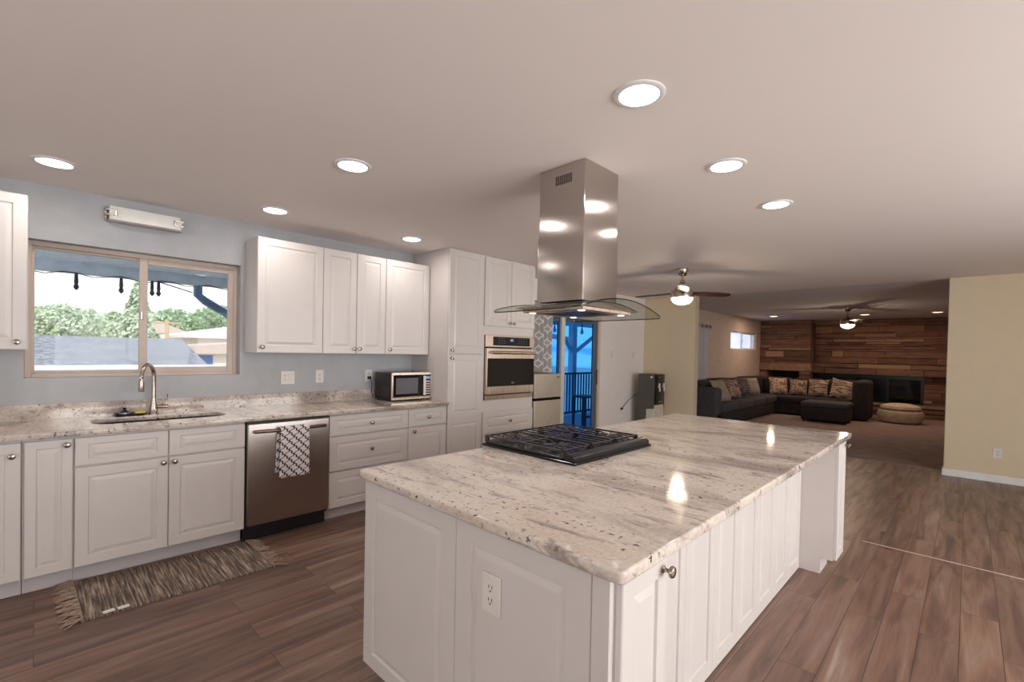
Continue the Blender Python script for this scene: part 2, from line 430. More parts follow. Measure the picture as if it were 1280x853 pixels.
# right-hand wall with two big windows, back wall with one (both behind the camera)
w = MB(); w.box(-2.6, .2, -3.35, -3.2, 0, CZ); w.box(4.6, 15.6, -3.35, -3.2, 0, CZ+.02); w.box(.2, 4.6, -3.35, -3.2, 0, .4); w.box(.2, 4.6, -3.35, -3.2, 2.3, CZ)
struct('wall_right', w, 'wall_beige')
w = MB(); w.box(-2.6, -2.45, -3.2, -1.1, 0, CZ); w.box(-2.6, -2.45, 2.3, 4.32, 0, CZ); w.box(-2.6, -2.45, -1.1, 2.3, 0, .5); w.box(-2.6, -2.45, -1.1, 2.3, 2.3, CZ)
struct('wall_back', w, 'wall_beige')

def window(name, F, u0, u1, v0, v1, frame, mats=('window_vinyl', 'glass_clear'), split=.5, slim=.035):
    # F(u, v, n): n runs outwards from the room
    root = sstruct(name, F((u0+u1)/2, v0, 0))
    def bar(mb, a0, a1, b0, b1, n0, n1):
        p = [F(a, b_, n) for a in (a0, a1) for b_ in (b0, b1) for n in (n0, n1)]
        xs, ys, zs = zip(*p); mb.box(min(xs), max(xs), min(ys), max(ys), min(zs), max(zs), bev=.003)
    m = MB(); f = frame
    bar(m, u0, u0+f, v0, v1, 0, .07); bar(m, u1-f, u1, v0, v1, 0, .07); bar(m, u0+f, u1-f, v0, v0+f, 0, .07); bar(m, u0+f, u1-f, v1-f, v1, 0, .07)
    m.build('window_frame', mats[0], root)
    us = u0+(u1-u0)*split
    # left sash slides outside, right sash sits inside
    for k, (a0, a1, n0) in enumerate(((u0+f*.6, us+.012, .035), (us-.03, u1-f*.6, .008))):
        q = MB(); t = slim if k else slim*.55
        bar(q, a0, a0+(t if k else t), v0+f*.6, v1-f*.6, n0, n0+.025); bar(q, a1-t, a1, v0+f*.6, v1-f*.6, n0, n0+.025)
        bar(q, a0+t, a1-t, v0+f*.6, v0+f*.6+t, n0, n0+.025); bar(q, a0+t, a1-t, v1-f*.6-t, v1-f*.6, n0, n0+.025)
        sa = q.build('sash', mats[0], root)
        g = MB(); bar(g, a0+t, a1-t, v0+f*.6+t, v1-f*.6-t, n0+.010, n0+.014); g.build('pane', mats[1], sa)
        if k: 
            l = MB(); bar(l, a0+.006, a0+.020, (v0+v1)/2-.03, (v0+v1)/2+.03, n0-.012, n0); l.build('latch', 'knob_nickel', sa)
    return root
window('window_1', lambda u, v, n: (u, WY+.078+n, v), WX0, WX1, WZ0, WZ1, .032, slim=.05)
struct('trim_2', bx(WX0-.002, WX1+.002, WY+.002, WY+.077, WZ0-.001, WZ0+.006), 'wall_grey')
window('window_2', lambda u, v, n: (u, WY+.03+n, v), LWX0, LWX1, 1.6, 2.07, .03, ('trim_white', 'glass_clear'), .5, .03)
struct('window_glow_sheet', bx(LWX0-.1, LWX1+.1, WY+.152, WY+.16, 1.5, 2.2), 'window_glow')  # glowing sheet added behind the living room window as its daylight
for k in range(2):
    window('window_%d' % (3+k), lambda u, v, n: (u, -3.22-n, v), .2+2.2*k, 2.4+2.2*k, .4, 2.3, .05, ('trim_white', 'glass_clear'))
window('window_5', lambda u, v, n: (-2.47-n, u, v), -1.1, 2.3, .5, 2.3, .05, ('trim_white', 'glass_clear'))

# sliding glass door
dr = sstruct('door_1', (5.75, WY, 0))
m = MB(); m.box(DX0, DX0+.05, WY-.004, WY+.13, 0, DZ, bev=.003); m.box(DX1-.055, DX1, WY-.004, WY+.13, 0, DZ, bev=.003); m.box(DX0+.05, DX1-.055, WY-.004, WY+.13, DZ-.05, DZ, bev=.003); m.box(DX0+.05, DX1-.055, WY, WY+.13, 0, .02)
m.build('door_frame', 'door_frame_cream', dr)
for (a0, a1, y, l, r, ml, mr) in ((DX0+.05, 5.50, WY+.075, .05, .045, 'door_stile_grey', 'door_stile_grey'), (5.46, DX1-.055, WY+.02, .085, .11, 'door_stile_white', 'door_stile_grey')):
    p = MB(); p.box(a0, a0+l, y, y+.04, .02, DZ-.05, bev=.003); pl = p.build('door_panel', ml, dr)
    q = MB(); q.box(a1-r, a1, y, y+.04, .02, DZ-.05, bev=.003); q.box(a0+l, a1-r, y, y+.04, .02, .10); q.box(a0+l, a1-r, y, y+.04, DZ-.11, DZ-.05)
    q.build('stile', mr, pl)
    bx(a0+l, a1-r, y+.016, y+.022, .10, DZ-.11).build('pane', 'glass_shade_blue', pl)
m = MB(); m.box(6.365, 6.385, WY-.012, WY+.018, .92, 1.16, bev=.004); m.build('door_handle', 'bronze', dr)

# ================================================================== CANS
def can(x, y, label, warm=False, r=.078, grp='recessed ceiling lights'):
    z = CZ+(.012 if x > 7.95 else 0)
    t = thing('recessed_light', (x, y, z), label, 'ceiling light', grp)
    M = Matrix.Translation((x, y, z))
    MB().lathe([(r+.022, 0), (r+.022, -.004), (r+.012, -.009), (r, -.007), (r-.001, -.0015), (r-.001, 0)], M, 32).build('trim_ring', 'trim_white', t, True)
    MB().lathe([(.001, -.004), (r*.6, -.0055), (r-.002, -.0045), (r-.001, -.003)], M, 32, cap=False).build('lens', 'lamp_warm' if warm else 'lamp_white', t, True)
    l = light('can_lamp', 'AREA', (0, 0, -.02), CAN_POWER*(3.2 if warm else 1), (1, .72, .5) if warm else (1, .93, .87), (0, 0, 0), .13, parent=t)
    return t
for x, y, lab in ((.073, 3.739, 'round white recessed ceiling light nearest the left edge, above the kitchen window end'),
                  (1.234, 2.489, 'round recessed ceiling light alone over the aisle between sink counter and island'),
                  (1.247, 3.737, 'round recessed ceiling light above the counter left of the white wall cabinets'),
                  (2.416, 3.70, 'small-looking recessed ceiling light beside the top of the tall pantry cabinet'),
                  (1.654, .954, 'largest recessed ceiling light, nearest the viewer at upper centre right'),
                  (2.583, .957, 'middle recessed ceiling light of the row of three right of the hood'),
                  (3.453, .949, 'farthest recessed ceiling light of the row of three right of the hood')):
    can(x, y, lab)
for x, y, lab in ((12.95, 3.537, 'warm recessed light in the living room ceiling, left of the far ceiling fan'),
                  (13.4, 1.751, 'warm recessed light in the living room ceiling, just right of the far ceiling fan'),
                  (13.4, .501, 'warm recessed light in the living room ceiling, beside the right partition wall')):
    can(x, y, lab, True, .085, 'warm recessed living room lights')
for x, y in ((3.5, -1.6), (1.5, -1.6)): can(x, y, 'round recessed ceiling light behind the viewer on the right side of the room', grp='recessed lights behind the viewer')

# ================================================================== BASE CABINETS
YF = 3.705; YB = WY-.004; G = .0025; DT = .88
def carcass(x0, x1, root, z1=DT, toe=.105, yf=YF, name='cabinet_body'):
    m = MB(); m.box(x0+.0005, x1-.0005, yf, YB, toe, z1); b = m.build(name, 'cabinet_white', root)
    bx(x0+.0005, x1-.0005, yf+.075, YB-.02, .001, toe).build('toe_kick', 'toe_grey', root); return b
def front(root, name, x0, x1, z0, z1, kn=None, yf=YF, stile=.058, rail=None):
    d = MB().panel(x0+G, x1-G, z0+G, z1-G, FY(yf-.001), stile=stile, rail=rail).build(name, 'cabinet_white', root)
    for k in (kn or []): knob(d, (k[0], yf-.020, k[1]))
    return d
c = thing('base_cabinet', (-.35, 4, 0), 'white base cabinet with raised-panel door, cut off by the left edge of the photo', 'cabinet', 'kitchen base cabinets')
carcass(-.66, -.05, c); front(c, 'door', -.66, -.05, .11, .87, [(-.085, .80)])
c = thing('base_cabinet', (.05, 4, 0), 'narrow white base cabinet with one tall door and top-right knob, left of the sink cabinet', 'cabinet', 'kitchen base cabinets')
carcass(-.048, .16, c); front(c, 'door', -.042, .156, .11, .87, [(.130, .835)], stile=.045)
c = thing('sink_cabinet', (.6, 4, 0), 'wide white sink base cabinet with two doors under two false drawer fronts', 'cabinet', 'kitchen base cabinets')
# open-topped body round the sink bowl
m = MB(); m.box(.1605, .18, YF, YB, .105, DT); m.box(1.03, 1.0495, YF, YB, .105, DT); m.box(.18, 1.03, YF, YF+.02, .105, DT); m.box(.18, 1.03, YF+.02, YB, .105, .125); m.build('cabinet_body', 'cabinet_white', c)
bx(.1605, 1.0495, YF+.075, YB-.02, .001, .105).build('toe_kick', 'toe_grey', c)
front(c, 'door', .16, .605, .11, .695, [(.575, .664)]); front(c, 'door', .605, 1.05, .11, .695, [(.634, .664)])
front(c, 'drawer_front', .16, .605, .70, .87, rail=.040); front(c, 'drawer_front', .605, 1.05, .70, .87, rail=.040)
c = thing('drawer_cabinet', (2.03, 4, 0), 'white base cabinet of three wide drawers, right of the dishwasher', 'cabinet', 'kitchen base cabinets')
carcass(1.66, 2.403, c)
for z0, z1 in ((.70, .87), (.41, .695), (.11, .405)): front(c, 'drawer', 1.66, 2.403, z0, z1, [(2.03, (z0+z1)/2+(.0 if z0 > .6 else .01))], rail=.040 if z0 > .6 else .055)
c = thing('base_cabinet', (2.62, 4, 0), 'white base cabinet with one drawer over one door, against the tall pantry', 'cabinet', 'kitchen base cabinets')
carcass(2.403, 2.845, c); front(c, 'drawer', 2.403, 2.843, .70, .87, [(2.62, .785)], rail=.040); front(c, 'door', 2.403, 2.843, .11, .695, [(2.46, .66)])

# dishwasher
d = thing('dishwasher', (1.355, 4, 0), 'stainless steel dishwasher with curved bar handle and black toe kick', 'dishwasher')
bx(1.056, 1.654, 3.70, 4.28, .10, .872).build('tub', 'black_plastic', d)
dd = bx(1.062, 1.648, 3.662, 3.70, .125, .862, bev=.006, seg=3).build('door', 'steel_door', d, True)
bx(1.056, 1.654, 3.672, 3.70, .862, .878).build('control_strip', 'black_plastic', d)
bx(1.058, 1.652, 3.735, 3.76, .004, .115).build('toe_panel', 'black_plastic', d)
pts = [(1.10+.51*t, 3.645-.022*math.sin(PI*t), .806) for t in [i/16 for i in range(17)]]
h = MB().tube([(1.10, 3.664, .806)]+pts+[(1.61, 3.664, .806)], [.010]+[.013]*17+[.010], 10, flat=1.0); h.build('handle', 'bronze', dd, True)

# tea towel over the handle
tw = MB(); nx, ny = 16, 26
def towel_sheet(mb, x0, x1, z0, y, amp, s):
    rows = []
    for j in range(ny+1):
        v = j/ny; row = []
        for i in range(nx+1):
            u = i/nx; z = .822+(z0-.822)*v; x = x0+(x1-x0)*u + (-.012*v*(1-u)+.004*v*u)
            yy = y - s*(.004+amp*v*(.5+.5*math.sin(u*9+1.5)))
            row.append(mb.bm.verts.new((x, yy, z)))
        rows.append(row)
    for j in range(ny):
        for i in range(nx): mb.bm.faces.new((rows[j][i], rows[j][i+1], rows[j+1][i+1], rows[j+1][i]))
    return rows[0]
a = towel_sheet(tw, 1.262, 1.468, .455, 3.604, .012, 1); b2 = towel_sheet(tw, 1.250, 1.458, .49, 3.648, .0, .3)
mid = [tw.bm.verts.new(((p.co.x+q.co.x)/2, (p.co.y+q.co.y)/2, .833)) for p, q in zip(a, b2)]
for r0, r1 in ((a, mid), (mid, b2)):
    for i in range(nx): tw.bm.faces.new((r0[i], r0[i+1], r1[i+1], r1[i]))
t = tw.build('tea_towel', 'towel_lattice', None, True); sm_ = t.modifiers.new('thick', 'SOLIDIFY'); sm_.thickness = .003
tag(t, 'white tea towel with dark lattice pattern hanging over the dishwasher handle', 'towel')

# ------------------------------------------------------------------ worktop with sink cut-out
def slab(name, outer, holes, z0, z1, bev, mat):
    cu = bpy.data.curves.new(name, 'CURVE'); cu.dimensions = '2D'; cu.fill_mode = 'BOTH'
    cu.extrude = (z1-z0)/2-bev; cu.bevel_depth = bev; cu.bevel_resolution = 3; cu.offset = -bev
    for loop in [outer]+holes:
        sp = cu.splines.new('POLY'); sp.points.add(len(loop)-1); sp.use_cyclic_u = True
        for p, q in zip(sp.points, loop): p.co = (q[0], q[1], 0, 1)
    tmp = bpy.data.objects.new('tmp', cu); COL.objects.link(tmp)
    dg = bpy.context.evaluated_depsgraph_get(); me = bpy.data.meshes.new_from_object(tmp.evaluated_get(dg))
    bpy.data.objects.remove(tmp); me.name = name; me.materials.clear(); me.materials.append(MAT[mat])
    mn = [min(v.co[i] for v in me.vertices) for i in range(3)]; mx = [max(v.co[i] for v in me.vertices) for i in range(3)]
    org = Vector(((mn[0]+mx[0])/2, (mn[1]+mx[1])/2, 0))
    for v in me.vertices: v.co = v.co-org
    o = bpy.data.objects.new(name, me); COL.objects.link(o); o.location = org+Vector((0, 0, (z0+z1)/2)); ORG[o.name] = o.location.copy()
    return o
SX0, SX1, SY0, SY1 = .255, .985, 3.85, 4.17
ct = slab('countertop', [(-.66, 3.655), (2.846, 3.655), (2.846, 4.300), (-.66, 4.300)], [rrect(SX0, SX1, SY0, SY1, .09, 8)], .881, .915, .006, 'granite')
tag(ct, 'speckled cream granite countertop running under the window with the sink cut into it', 'countertop')
bsp = bx(-.66, 2.846, 4.301, 4.319, .881, 1.015, bev=.002).build('backsplash', 'granite'); tag(bsp, 'low granite backsplash strip along the grey wall behind the counter', 'backsplash')

# sink
sk = thing('sink', (.62, 4.01, .70), 'undermount stainless steel sink bowl below the window', 'sink')
m = MB(); loops = []
for (ins, z) in ((-.012, .8805), (.0, .8805), (.004, .72), (.03, .700)):
    loops.append([m.bm.verts.new((x, y, z)) for x, y in rrect(SX0+ins, SX1-ins, SY0+ins, SY1-ins, max(.09-ins, .04), 8)])
for a, b2 in zip(loops, loops[1:]):
    for k in range(len(a)): m.bm.faces.new((a[k], a[(k+1) % len(a)], b2[(k+1) % len(a)], b2[k]))
m.bm.faces.new(loops[-1]); m.build('bowl', 'steel_sink', sk, True)
MB().lathe([(.045, .7005), (.045, .704), (.034, .704), (.028, .701)], Matrix.Translation((.62, 4.05, 0)), 24).build('drain', 'nickel', sk, True)

# faucet
fx, fy = .603, 4.235
fc = thing('faucet', (fx, fy, .915), 'brushed nickel gooseneck faucet with side lever standing behind the sink', 'faucet')
MB().lathe([(.031, .916), (.031, .920), (.027, .925), (.025, .96), (.020, .99), (.0145, 1.02), (.014, 1.03)], Matrix.Translation((fx, fy, 0)), 24).build('base', 'nickel', fc, True)
dx, dy = -.045, -.075
arc = [(fx, fy, 1.02), (fx, fy, 1.10), (fx, fy, 1.19)]
for k in range(1, 13):
    a = PI*k/12; q = (1-math.cos(a)); arc.append((fx+dx*q, fy+dy*q, 1.19+.085*math.sin(a)))
arc.append((fx+2*dx, fy+2*dy, 1.165))
MB().tube(arc, .0135, 14).build('spout', 'nickel', fc, True)
ex, ey = fx+2*dx, fy+2*dy
MB().lathe([(.015, 1.09), (.0175, 1.10), (.017, 1.15), (.0145, 1.17)], Matrix.Translation((ex, ey, 0)), 20).build('spray_head', 'nickel', fc, True)
hd = MB().tube([(fx+.015, fy, .965), (fx+.055, fy-.005, .966), (fx+.085, fy-.01, .966)], [.013, .014, .012], 12).build('lever', 'nickel', fc, True)
MB().tube([(fx+.075, fy-.01, .968), (fx+.078, fy-.01, 1.00), (fx+.080, fy-.01, 1.055)], [.0055, .004, .0035], 8).build('lever_rod', 'nickel', hd, True)
# tray with scrubber and sponge, left of the faucet foot
tr = MB(); o_, i_ = rrect(.385, .565, 4.185, 4.285, .03), rrect(.395, .555, 4.195, 4.275, .025)
L0 = [tr.bm.verts.new((x, y, .9155)) for x, y in i_]; L1 = [tr.bm.verts.new((x, y, .930)) for x, y in o_]; L2 = [tr.bm.verts.new((x, y, .930)) for x, y in i_]; L3 = [tr.bm.verts.new((x, y, .919)) for x, y in i_]
for a, b2 in ((L0, L1), (L1, L2), (L2, L3)):
    for k in range(len(a)): tr.bm.faces.new((a[k], a[(k+1) % len(a)], b2[(k+1) % len(a)], b2[k]))
tr.bm.faces.new(L0[::-1]); tr.bm.faces.new(L3)
tag(tr.build('soap_tray', 'black_plastic', None, True), 'small black tray left of the faucet holding a sponge and a scrubber', 'tray')
tag(bx(.495, .555, 4.205, 4.265, .9195, .943, bev=.006, seg=2).build('sponge', 'sponge_yellow', None, True), 'yellow sponge lying in the black tray by the faucet', 'sponge')
sb = thing('scrubber', (.44, 4.235, .9195), 'round dish scrubber with black grip and silver base in the tray', 'scrubber')
MB().lathe([(.028, .9195), (.031, .925), (.030, .936), (.024, .940)], Matrix.Translation((.44, 4.235, 0)), 20).build('scrub_head', 'scrubber', sb, True)
MB().lathe([(.024, .940), (.025, .945), (.012, .952), (.007, .958), (.011, .966), (.009, .972), (.002, .975)], Matrix.Translation((.44, 4.235, 0)), 20).build('grip', 'black_plastic', sb, True)

# ------------------------------------------------------------------ wall cabinets
UY = 4.008; UZ0, UZ1 = 1.372, 2.288
def wallcab(x0, x1, label, doors):
    c = thing('wall_cabinet', ((x0+x1)/2, 4.16, UZ0), label, 'cabinet', 'white wall cabinets')
    bx(x0+.0005, x1-.0005, UY+.020, WY-.002, UZ0, UZ1).build('cabinet_body', 'cabinet_white', c)
    for a, b_, k in doors:
        d = MB().panel(a+G, b_-G, UZ0+.002, UZ1-.002, FY(UY+.019)).build('door', 'cabinet_white', c)
        knob(d, (k, UY, UZ0+.045))
wallcab(-.75, -.032, 'white wall cabinet cut off by the left edge, left of the window', [(-.75, -.032, -.075)])
wallcab(1.213, 1.737, 'white wall cabinet with one wide door, first right of the window', [(1.213, 1.737, 1.25)])
wallcab(1.737, 2.341, 'white wall cabinet with a pair of narrow doors, middle of the three by the window', [(1.737, 2.045, 2.018), (2.045, 2.341, 2.072)])
wallcab(2.341, 2.843, 'white wall cabinet with one wide door beside the tall pantry', [(2.341, 2.843, 2.385)])

# ------------------------------------------------------------------ tall pantry and oven tower
c = thing('pantry_cabinet', (3.07, 4, 0), 'tall narrow white pantry cabinet reaching the ceiling left of the wall oven', 'cabinet')
bx(2.85, 3.312, YF, YB, .105, CZ-.002).build('cabinet_body', 'cabinet_white', c)
bx(2.85, 3.312, YF+.075, YB-.02, .001, .105).build('toe_kick', 'toe_grey', c)
front(c, 'door', 2.85, 3.305, 1.388, CZ-.012, [(2.885, 1.425)])
lo = MB(); lo.panel(2.85+G, 3.305-G, .735, 1.383, FY(YF-.001)); lo.panel(2.85+G, 3.305-G, .112, .735, FY(YF-.001))
dl = lo.build('door', 'cabinet_white', c); knob(dl, (2.885, YF-.02, 1.345))
c = thing('oven_cabinet', (3.7, 4, 0), 'tall white cabinet housing the wall oven, with paired doors above and drawers below', 'cabinet')
m = MB(); m.box(3.313, 3.34, YF, YB, .105, CZ-.002); m.box(4.098, 4.12, YF, YB, .105, CZ-.002); m.box(3.34, 4.098, YF, YB, 1.598, CZ-.002); m.box(3.34, 4.098, YF, YB, .105, .895); m.box(3.34, 4.098, YB-.02, YB, .895, 1.598)
m.build('cabinet_body', 'cabinet_white', c)
bx(3.313, 4.12, YF+.075, YB-.02, .001, .105).build('toe_kick', 'toe_grey', c)
front(c, 'door', 3.325, 3.722, 1.692, CZ-.012, [(3.69, 1.735)]); front(c, 'door', 3.722, 4.117, 1.692, CZ-.012, [(3.756, 1.735)])
for z0, z1 in ((.53, .77), (.115, .522)): front(c, 'drawer', 3.325, 4.117, z0, z1, [(3.72, (z0+z1)/2)])
# wall oven
o = thing('wall_oven', (3.72, 4, .9), 'stainless steel wall oven with black glass window and bar handle', 'oven')
bx(3.345, 4.093, 3.70, 4.25, .897, 1.594).build('oven_body', 'black_plastic', o)
pn = bx(3.342, 4.096, 3.672, 3.702, 1.468, 1.596, bev=.003).build('control_panel', 'steel_warm', o)
dsp = bx(3.44, 4.02, 3.668, 3.673, 1.485, 1.580).build('display', 'display', pn)
bx(3.70, 3.745, 3.6665, 3.668, 1.535, 1.560).build('clock', 'display_lit', pn)
for x in (3.52, 3.56, 3.60, 3.83, 3.87, 3.91, 3.95):
    for z in (1.51, 1.535, 1.56): bx(x, x+.012, 3.6668, 3.668, z, z+.006).build('touch_key', 'knob_nickel', pn)
dd = MB(); dd.box(3.346, 3.382, 3.660, 3.70, .955, 1.455, bev=.003); dd.box(4.056, 4.092, 3.660, 3.70, .955, 1.455, bev=.003); dd.box(3.382, 4.056, 3.660, 3.70, .955, 1.045, bev=.003); dd.box(3.382, 4.056, 3.660, 3.70, 1.34, 1.455, bev=.003)
dd = dd.build('oven_door', 'steel_warm', o)
bx(3.352, 4.086, 3.655, 3.664, 1.04, 1.345, bev=.002).build('door_glass', 'black_gloss', dd)
m = MB().tube([(3.37, 3.615, 1.408), (4.07, 3.615, 1.408)], .017, 14); m.tube([(3.40, 3.615, 1.408), (3.40, 3.662, 1.408)], .011, 8); m.tube([(4.04, 3.615, 1.408), (4.04, 3.662, 1.408)], .011, 8)
m.build('handle', 'steel_warm', dd, True)
MB().prism([(3.735+.028*math.cos(a*PI/8), 1.075+.011*math.sin(a*PI/8)) for a in range(16)], 3.6535, 3.656, 'Y').build('badge', 'knob_nickel', dd)
bx(3.35, 4.088, 3.675, 3.70, .90, .945, bev=.003).build('vent_strip', 'steel_warm', o)

# ------------------------------------------------------------------ toaster oven, cord
t = thing('toaster_oven', (2.615, 4.1, .915), 'small dark and stainless countertop oven with keypad, on the counter by the pantry', 'toaster oven')
bx(2.385, 2.845, 3.965, 4.27, .930, 1.190, bev=.008, seg=2).build('housing', 'black_plastic', t, True)
m = MB()
for k in range(9): m.box(2.381, 2.386, 4.00+k*.027, 4.012+k*.027, .96, 1.06)
m.build('side_vents', 'socket_dark', t)
m = MB(); m.box(2.383, 2.847, 3.948, 3.966, 1.168, 1.196, bev=.004); m.box(2.383, 2.847, 3.948, 3.966, .928, .956, bev=.004); m.box(2.383, 2.402, 3.948, 3.966, .95, 1.17, bev=.003); m.box(2.836, 2.847, 3.948, 3.966, .95, 1.17, bev=.003)
m.build('front_frame', 'steel_warm', t)
dg = bx(2.402, 2.735, 3.951, 3.964, .957, 1.167).build('door', 'black_gloss', t)
bx(2.43, 2.68, 3.9485, 3.951, .985, 1.14).build('window', 'oven_window', dg)
bx(2.74, 2.765, 3.930, 3.950, .965, 1.16, bev=.005).build('handle', 'plate_white', dg)
kp = bx(2.767, 2.835, 3.952, 3.964, .957, 1.167).build('keypad', 'display', t)
bx(2.775, 2.828, 3.950, 3.952, 1.125, 1.155).build('screen', 'display_lit', kp)
for i in range(4):
    for j in range(6): bx(2.775+i*.0138, 2.785+i*.0138, 3.950, 3.952, .970+j*.025, .984+j*.025).build('key', 'plate_white', kp)
for x in (2.41, 2.82):
    for y in (3.985, 4.24): MB().lathe([(.010, .9155), (.012, .931)], Matrix.Translation((x, y, 0)), 12).build('foot', 'black_plastic', t)
cb = MB().tube([(2.338, 4.300, 1.130), (2.338, 4.280, 1.128), (2.352, 4.268, 1.08), (2.350, 4.270, 1.0), (2.355, 4.26, .935), (2.375, 4.24, .925), (2.385, 4.25, .97)], .0045, 8)
cb.box(2.322, 2.356, 4.284, 4.311, 1.118, 1.146, bev=.005)
tag(cb.build('power_cord', 'cord_black', None, True), 'black power cord plugged in behind the countertop oven', 'cord')

# ------------------------------------------------------------------ plates
def plate(F, u, v, w, h, label, kind='outlet', cat='outlet', gangs=1, name='wall_outlet'):
    t = thing(name, F(u, v-h/2, 0), label, cat)
    def b(mb, u0, u1, v0, v1, n0, n1, bev=0):
        p = [F(a, c_, n) for a in (u0, u1) for c_ in (v0, v1) for n in (n0, n1)]; xs, ys, zs = zip(*p); mb.box(min(xs), max(xs), min(ys), max(ys), min(zs), max(zs), bev=bev)
    m = MB(); b(m, u-w/2, u+w/2, v-h/2, v+h/2, .001, .007, .002); m.build('face_plate', 'plate_white', t)
    for g in range(gangs):
        uc = u+(g-(gangs-1)/2)*.046
        k = kind if isinstance(kind, str) else kind[g]
        if k == 'switch':
            m = MB(); b(m, uc-.016, uc+.016, v-.033, v+.033, .007, .011, .002); m.build('rocker', 'plate_white', t)
        else:
            m = MB(); b(m, uc-.0165, uc+.0165, v-.034, v+.034, .007, .009, .0008); s_ = m.build('socket', 'plate_white', t)
            m = MB()
            for dv in (-.019, .019):
                for du in (-.007, .007): b(m, uc+du-.0015, uc+du+.0015, v+dv-.001, v+dv+.009, .0085, .0096)
                b(m, uc-.003, uc+.003, v+dv-.011, v+dv-.006, .0085, .0096)
            m.build('slots', 'socket_dark', s_)
    return t
plate(FY(WY), 1.562, 1.15, .116, .116, 'double wall plate with switch and outlet on grey wall, nearest the window', ('outlet', 'switch'), 'wall plate', 2, 'wall_plate')
plate(FY(WY), 1.845, 1.155, .074, .120, 'single white outlet plate on grey wall under the middle wall cabinet', 'outlet')
plate(FY(WY), 2.338, 1.152, .078, .118, 'white outlet plate behind the countertop oven with a black plug in it', 'outlet')
plate(FY(WY), 6.775, 1.41, .074, .118, 'white switch plate on the pale wall just right of the sliding door', 'switch', 'light switch', 1, 'light_switch')
plate(FY(WY), 7.50, 1.41, .074, .118, 'white switch plate on the pale wall above the water cooler', 'switch', 'light switch', 1, 'light_switch')
plate(FY(WY), 11.58, 1.30, .074, .118, 'white switch plate on the living room wall between curtain and window', 'switch', 'light switch', 1, 'light_switch')
plate(FX(PX), -.268, .345, .078, .118, 'white outlet low on the beige wall at the right edge', 'outlet')

# ------------------------------------------------------------------ lamp over the window
l = thing('wall_lamp', (.55, 4.28, 2.27), 'unlit long white box wall lamp with nickel end brackets above the kitchen window', 'wall lamp')
bx(.40, .70, 4.29, 4.318, 2.29, 2.35, bev=.003).build('back_plate', 'nickel', l)
bx(.352, .752, 4.225, 4.292, 2.272, 2.366, bev=.006, seg=2).build('glass_shade', 'frosted_glass', l, True)
m = MB(); m.box(.345, .76, 4.221, 4.294, 2.262, 2.272); m.build('lower_rail', 'nickel', l)
for x, s_ in ((.352, 1), (.752, -1)):
    m = MB()
    for z in (2.302, 2.336): m.tube([(x-s_*.014, 4.318, z), (x-s_*.014, 4.216, z), (x+s_*.035, 4.216, z)], .0045, 8)
    m.tube([(x+s_*.035, 4.216, 2.302), (x+s_*.035, 4.216, 2.336)], .0045, 8); m.box(x-s_*.014-.006, x-s_*.014+.006, 4.30, 4.319, 2.272, 2.366)
    m.build('bracket', 'nickel', l, True)

# ================================================================== ISLAND
IX0, IX1, IY0, IY1 = .939, 3.863, .554, 1.809
tp = slab('island_countertop', rrect(IX0, IX1, IY0, IY1, .018, 4), [], .881, .915, .007, 'granite')
tag(tp, 'large polished granite island top with grey veins', 'countertop')
isl = thing('kitchen_island', (2.4, 1.2, 0), 'white island cabinet under the granite slab with raised panels and an outlet', 'kitchen island')
EX = .980      # near end panel plane (faces -X)
m = MB(); m.box(EX, 3.82, .80, 1.70, .105, .880); m.box(EX+.07, 3.80, .80, 1.66, .001, .105)
# near and far boxes that reach out to the seating side
m.box(EX, 1.215, .598, .80, .105, .880); m.box(EX+.07, 1.215, .668, .80, .001, .105)
m.box(3.60, 3.82, .598, .80, .105, .880); m.box(3.60, 3.82, .668, .80, .001, .105)
m.build('island_body', 'cabinet_white', isl)
e = MB(); e.panel(.655, 1.185, .112, .872, FX(EX), stile=.075, rail=.06); e.panel(1.187, 1.785, .112, .872, FX(EX), stile=.072, rail=.06)
bx(EX-.019, EX, .600, .653, .112, .872, bev=.002).build('corner_filler', 'cabinet_white', isl)
e.build('end_panel', 'cabinet_white', isl)
bx(EX+.001, 3.80, 1.70, 1.770, .105, .88).build('back_filler', 'cabinet_white', isl)
for x in (1.0, 1.6, 2.2, 2.8, 3.3):
    d = MB().panel(x, x+.5, .112, .872, FYp(1.77)).build('door', 'cabinet_white', isl); knob(d, (x+.46, 1.789, .82), (0, 1, 0))
bp = MB()
n_ = 8; w_ = (3.598-1.216)/n_
for k in range(n_): bp.panel(1.216+k*w_, 1.216+(k+1)*w_, .003, .878, FY(.80), th=.014, stile=.052, rail=.075)
bp.build('seating_side_panel', 'cabinet_white', isl)
d = MB().panel(.982, 1.212, .112, .872, FY(.597), stile=.052).build('door', 'cabinet_white', isl); knob(d, (1.185, .577, .838), s=1.0)
d = MB().panel(3.603, 3.818, .112, .872, FY(.597), stile=.052).build('door', 'cabinet_white', isl); knob(d, (3.78, .577, .838), s=1.0)
ot = plate(FX(EX-.0178), 1.009, .688, .078, .118, 'white double-socket outlet set in the near end panel of the island', 'outlet')

# ------------------------------------------------------------------ cooktop
ck = thing('cooktop', (2.02, 1.55, .915), 'black gas cooktop with cast iron grates set in the island top', 'cooktop')
cx0, cx1, cy0, cy1 = 1.665, 2.365, 1.235, 1.855
MB().prism(rrect(cx0, cx1, cy0, cy1, .012, 3), .9155, .928, bev=.003).build('glass_base', 'black_gloss', ck)
MB().prism(rrect(cx0+.010, cx1-.010, cy0+.080, cy1-.010, .02, 3), .928, .942, bev=.004).build('spill_tray', 'black_enamel', ck)
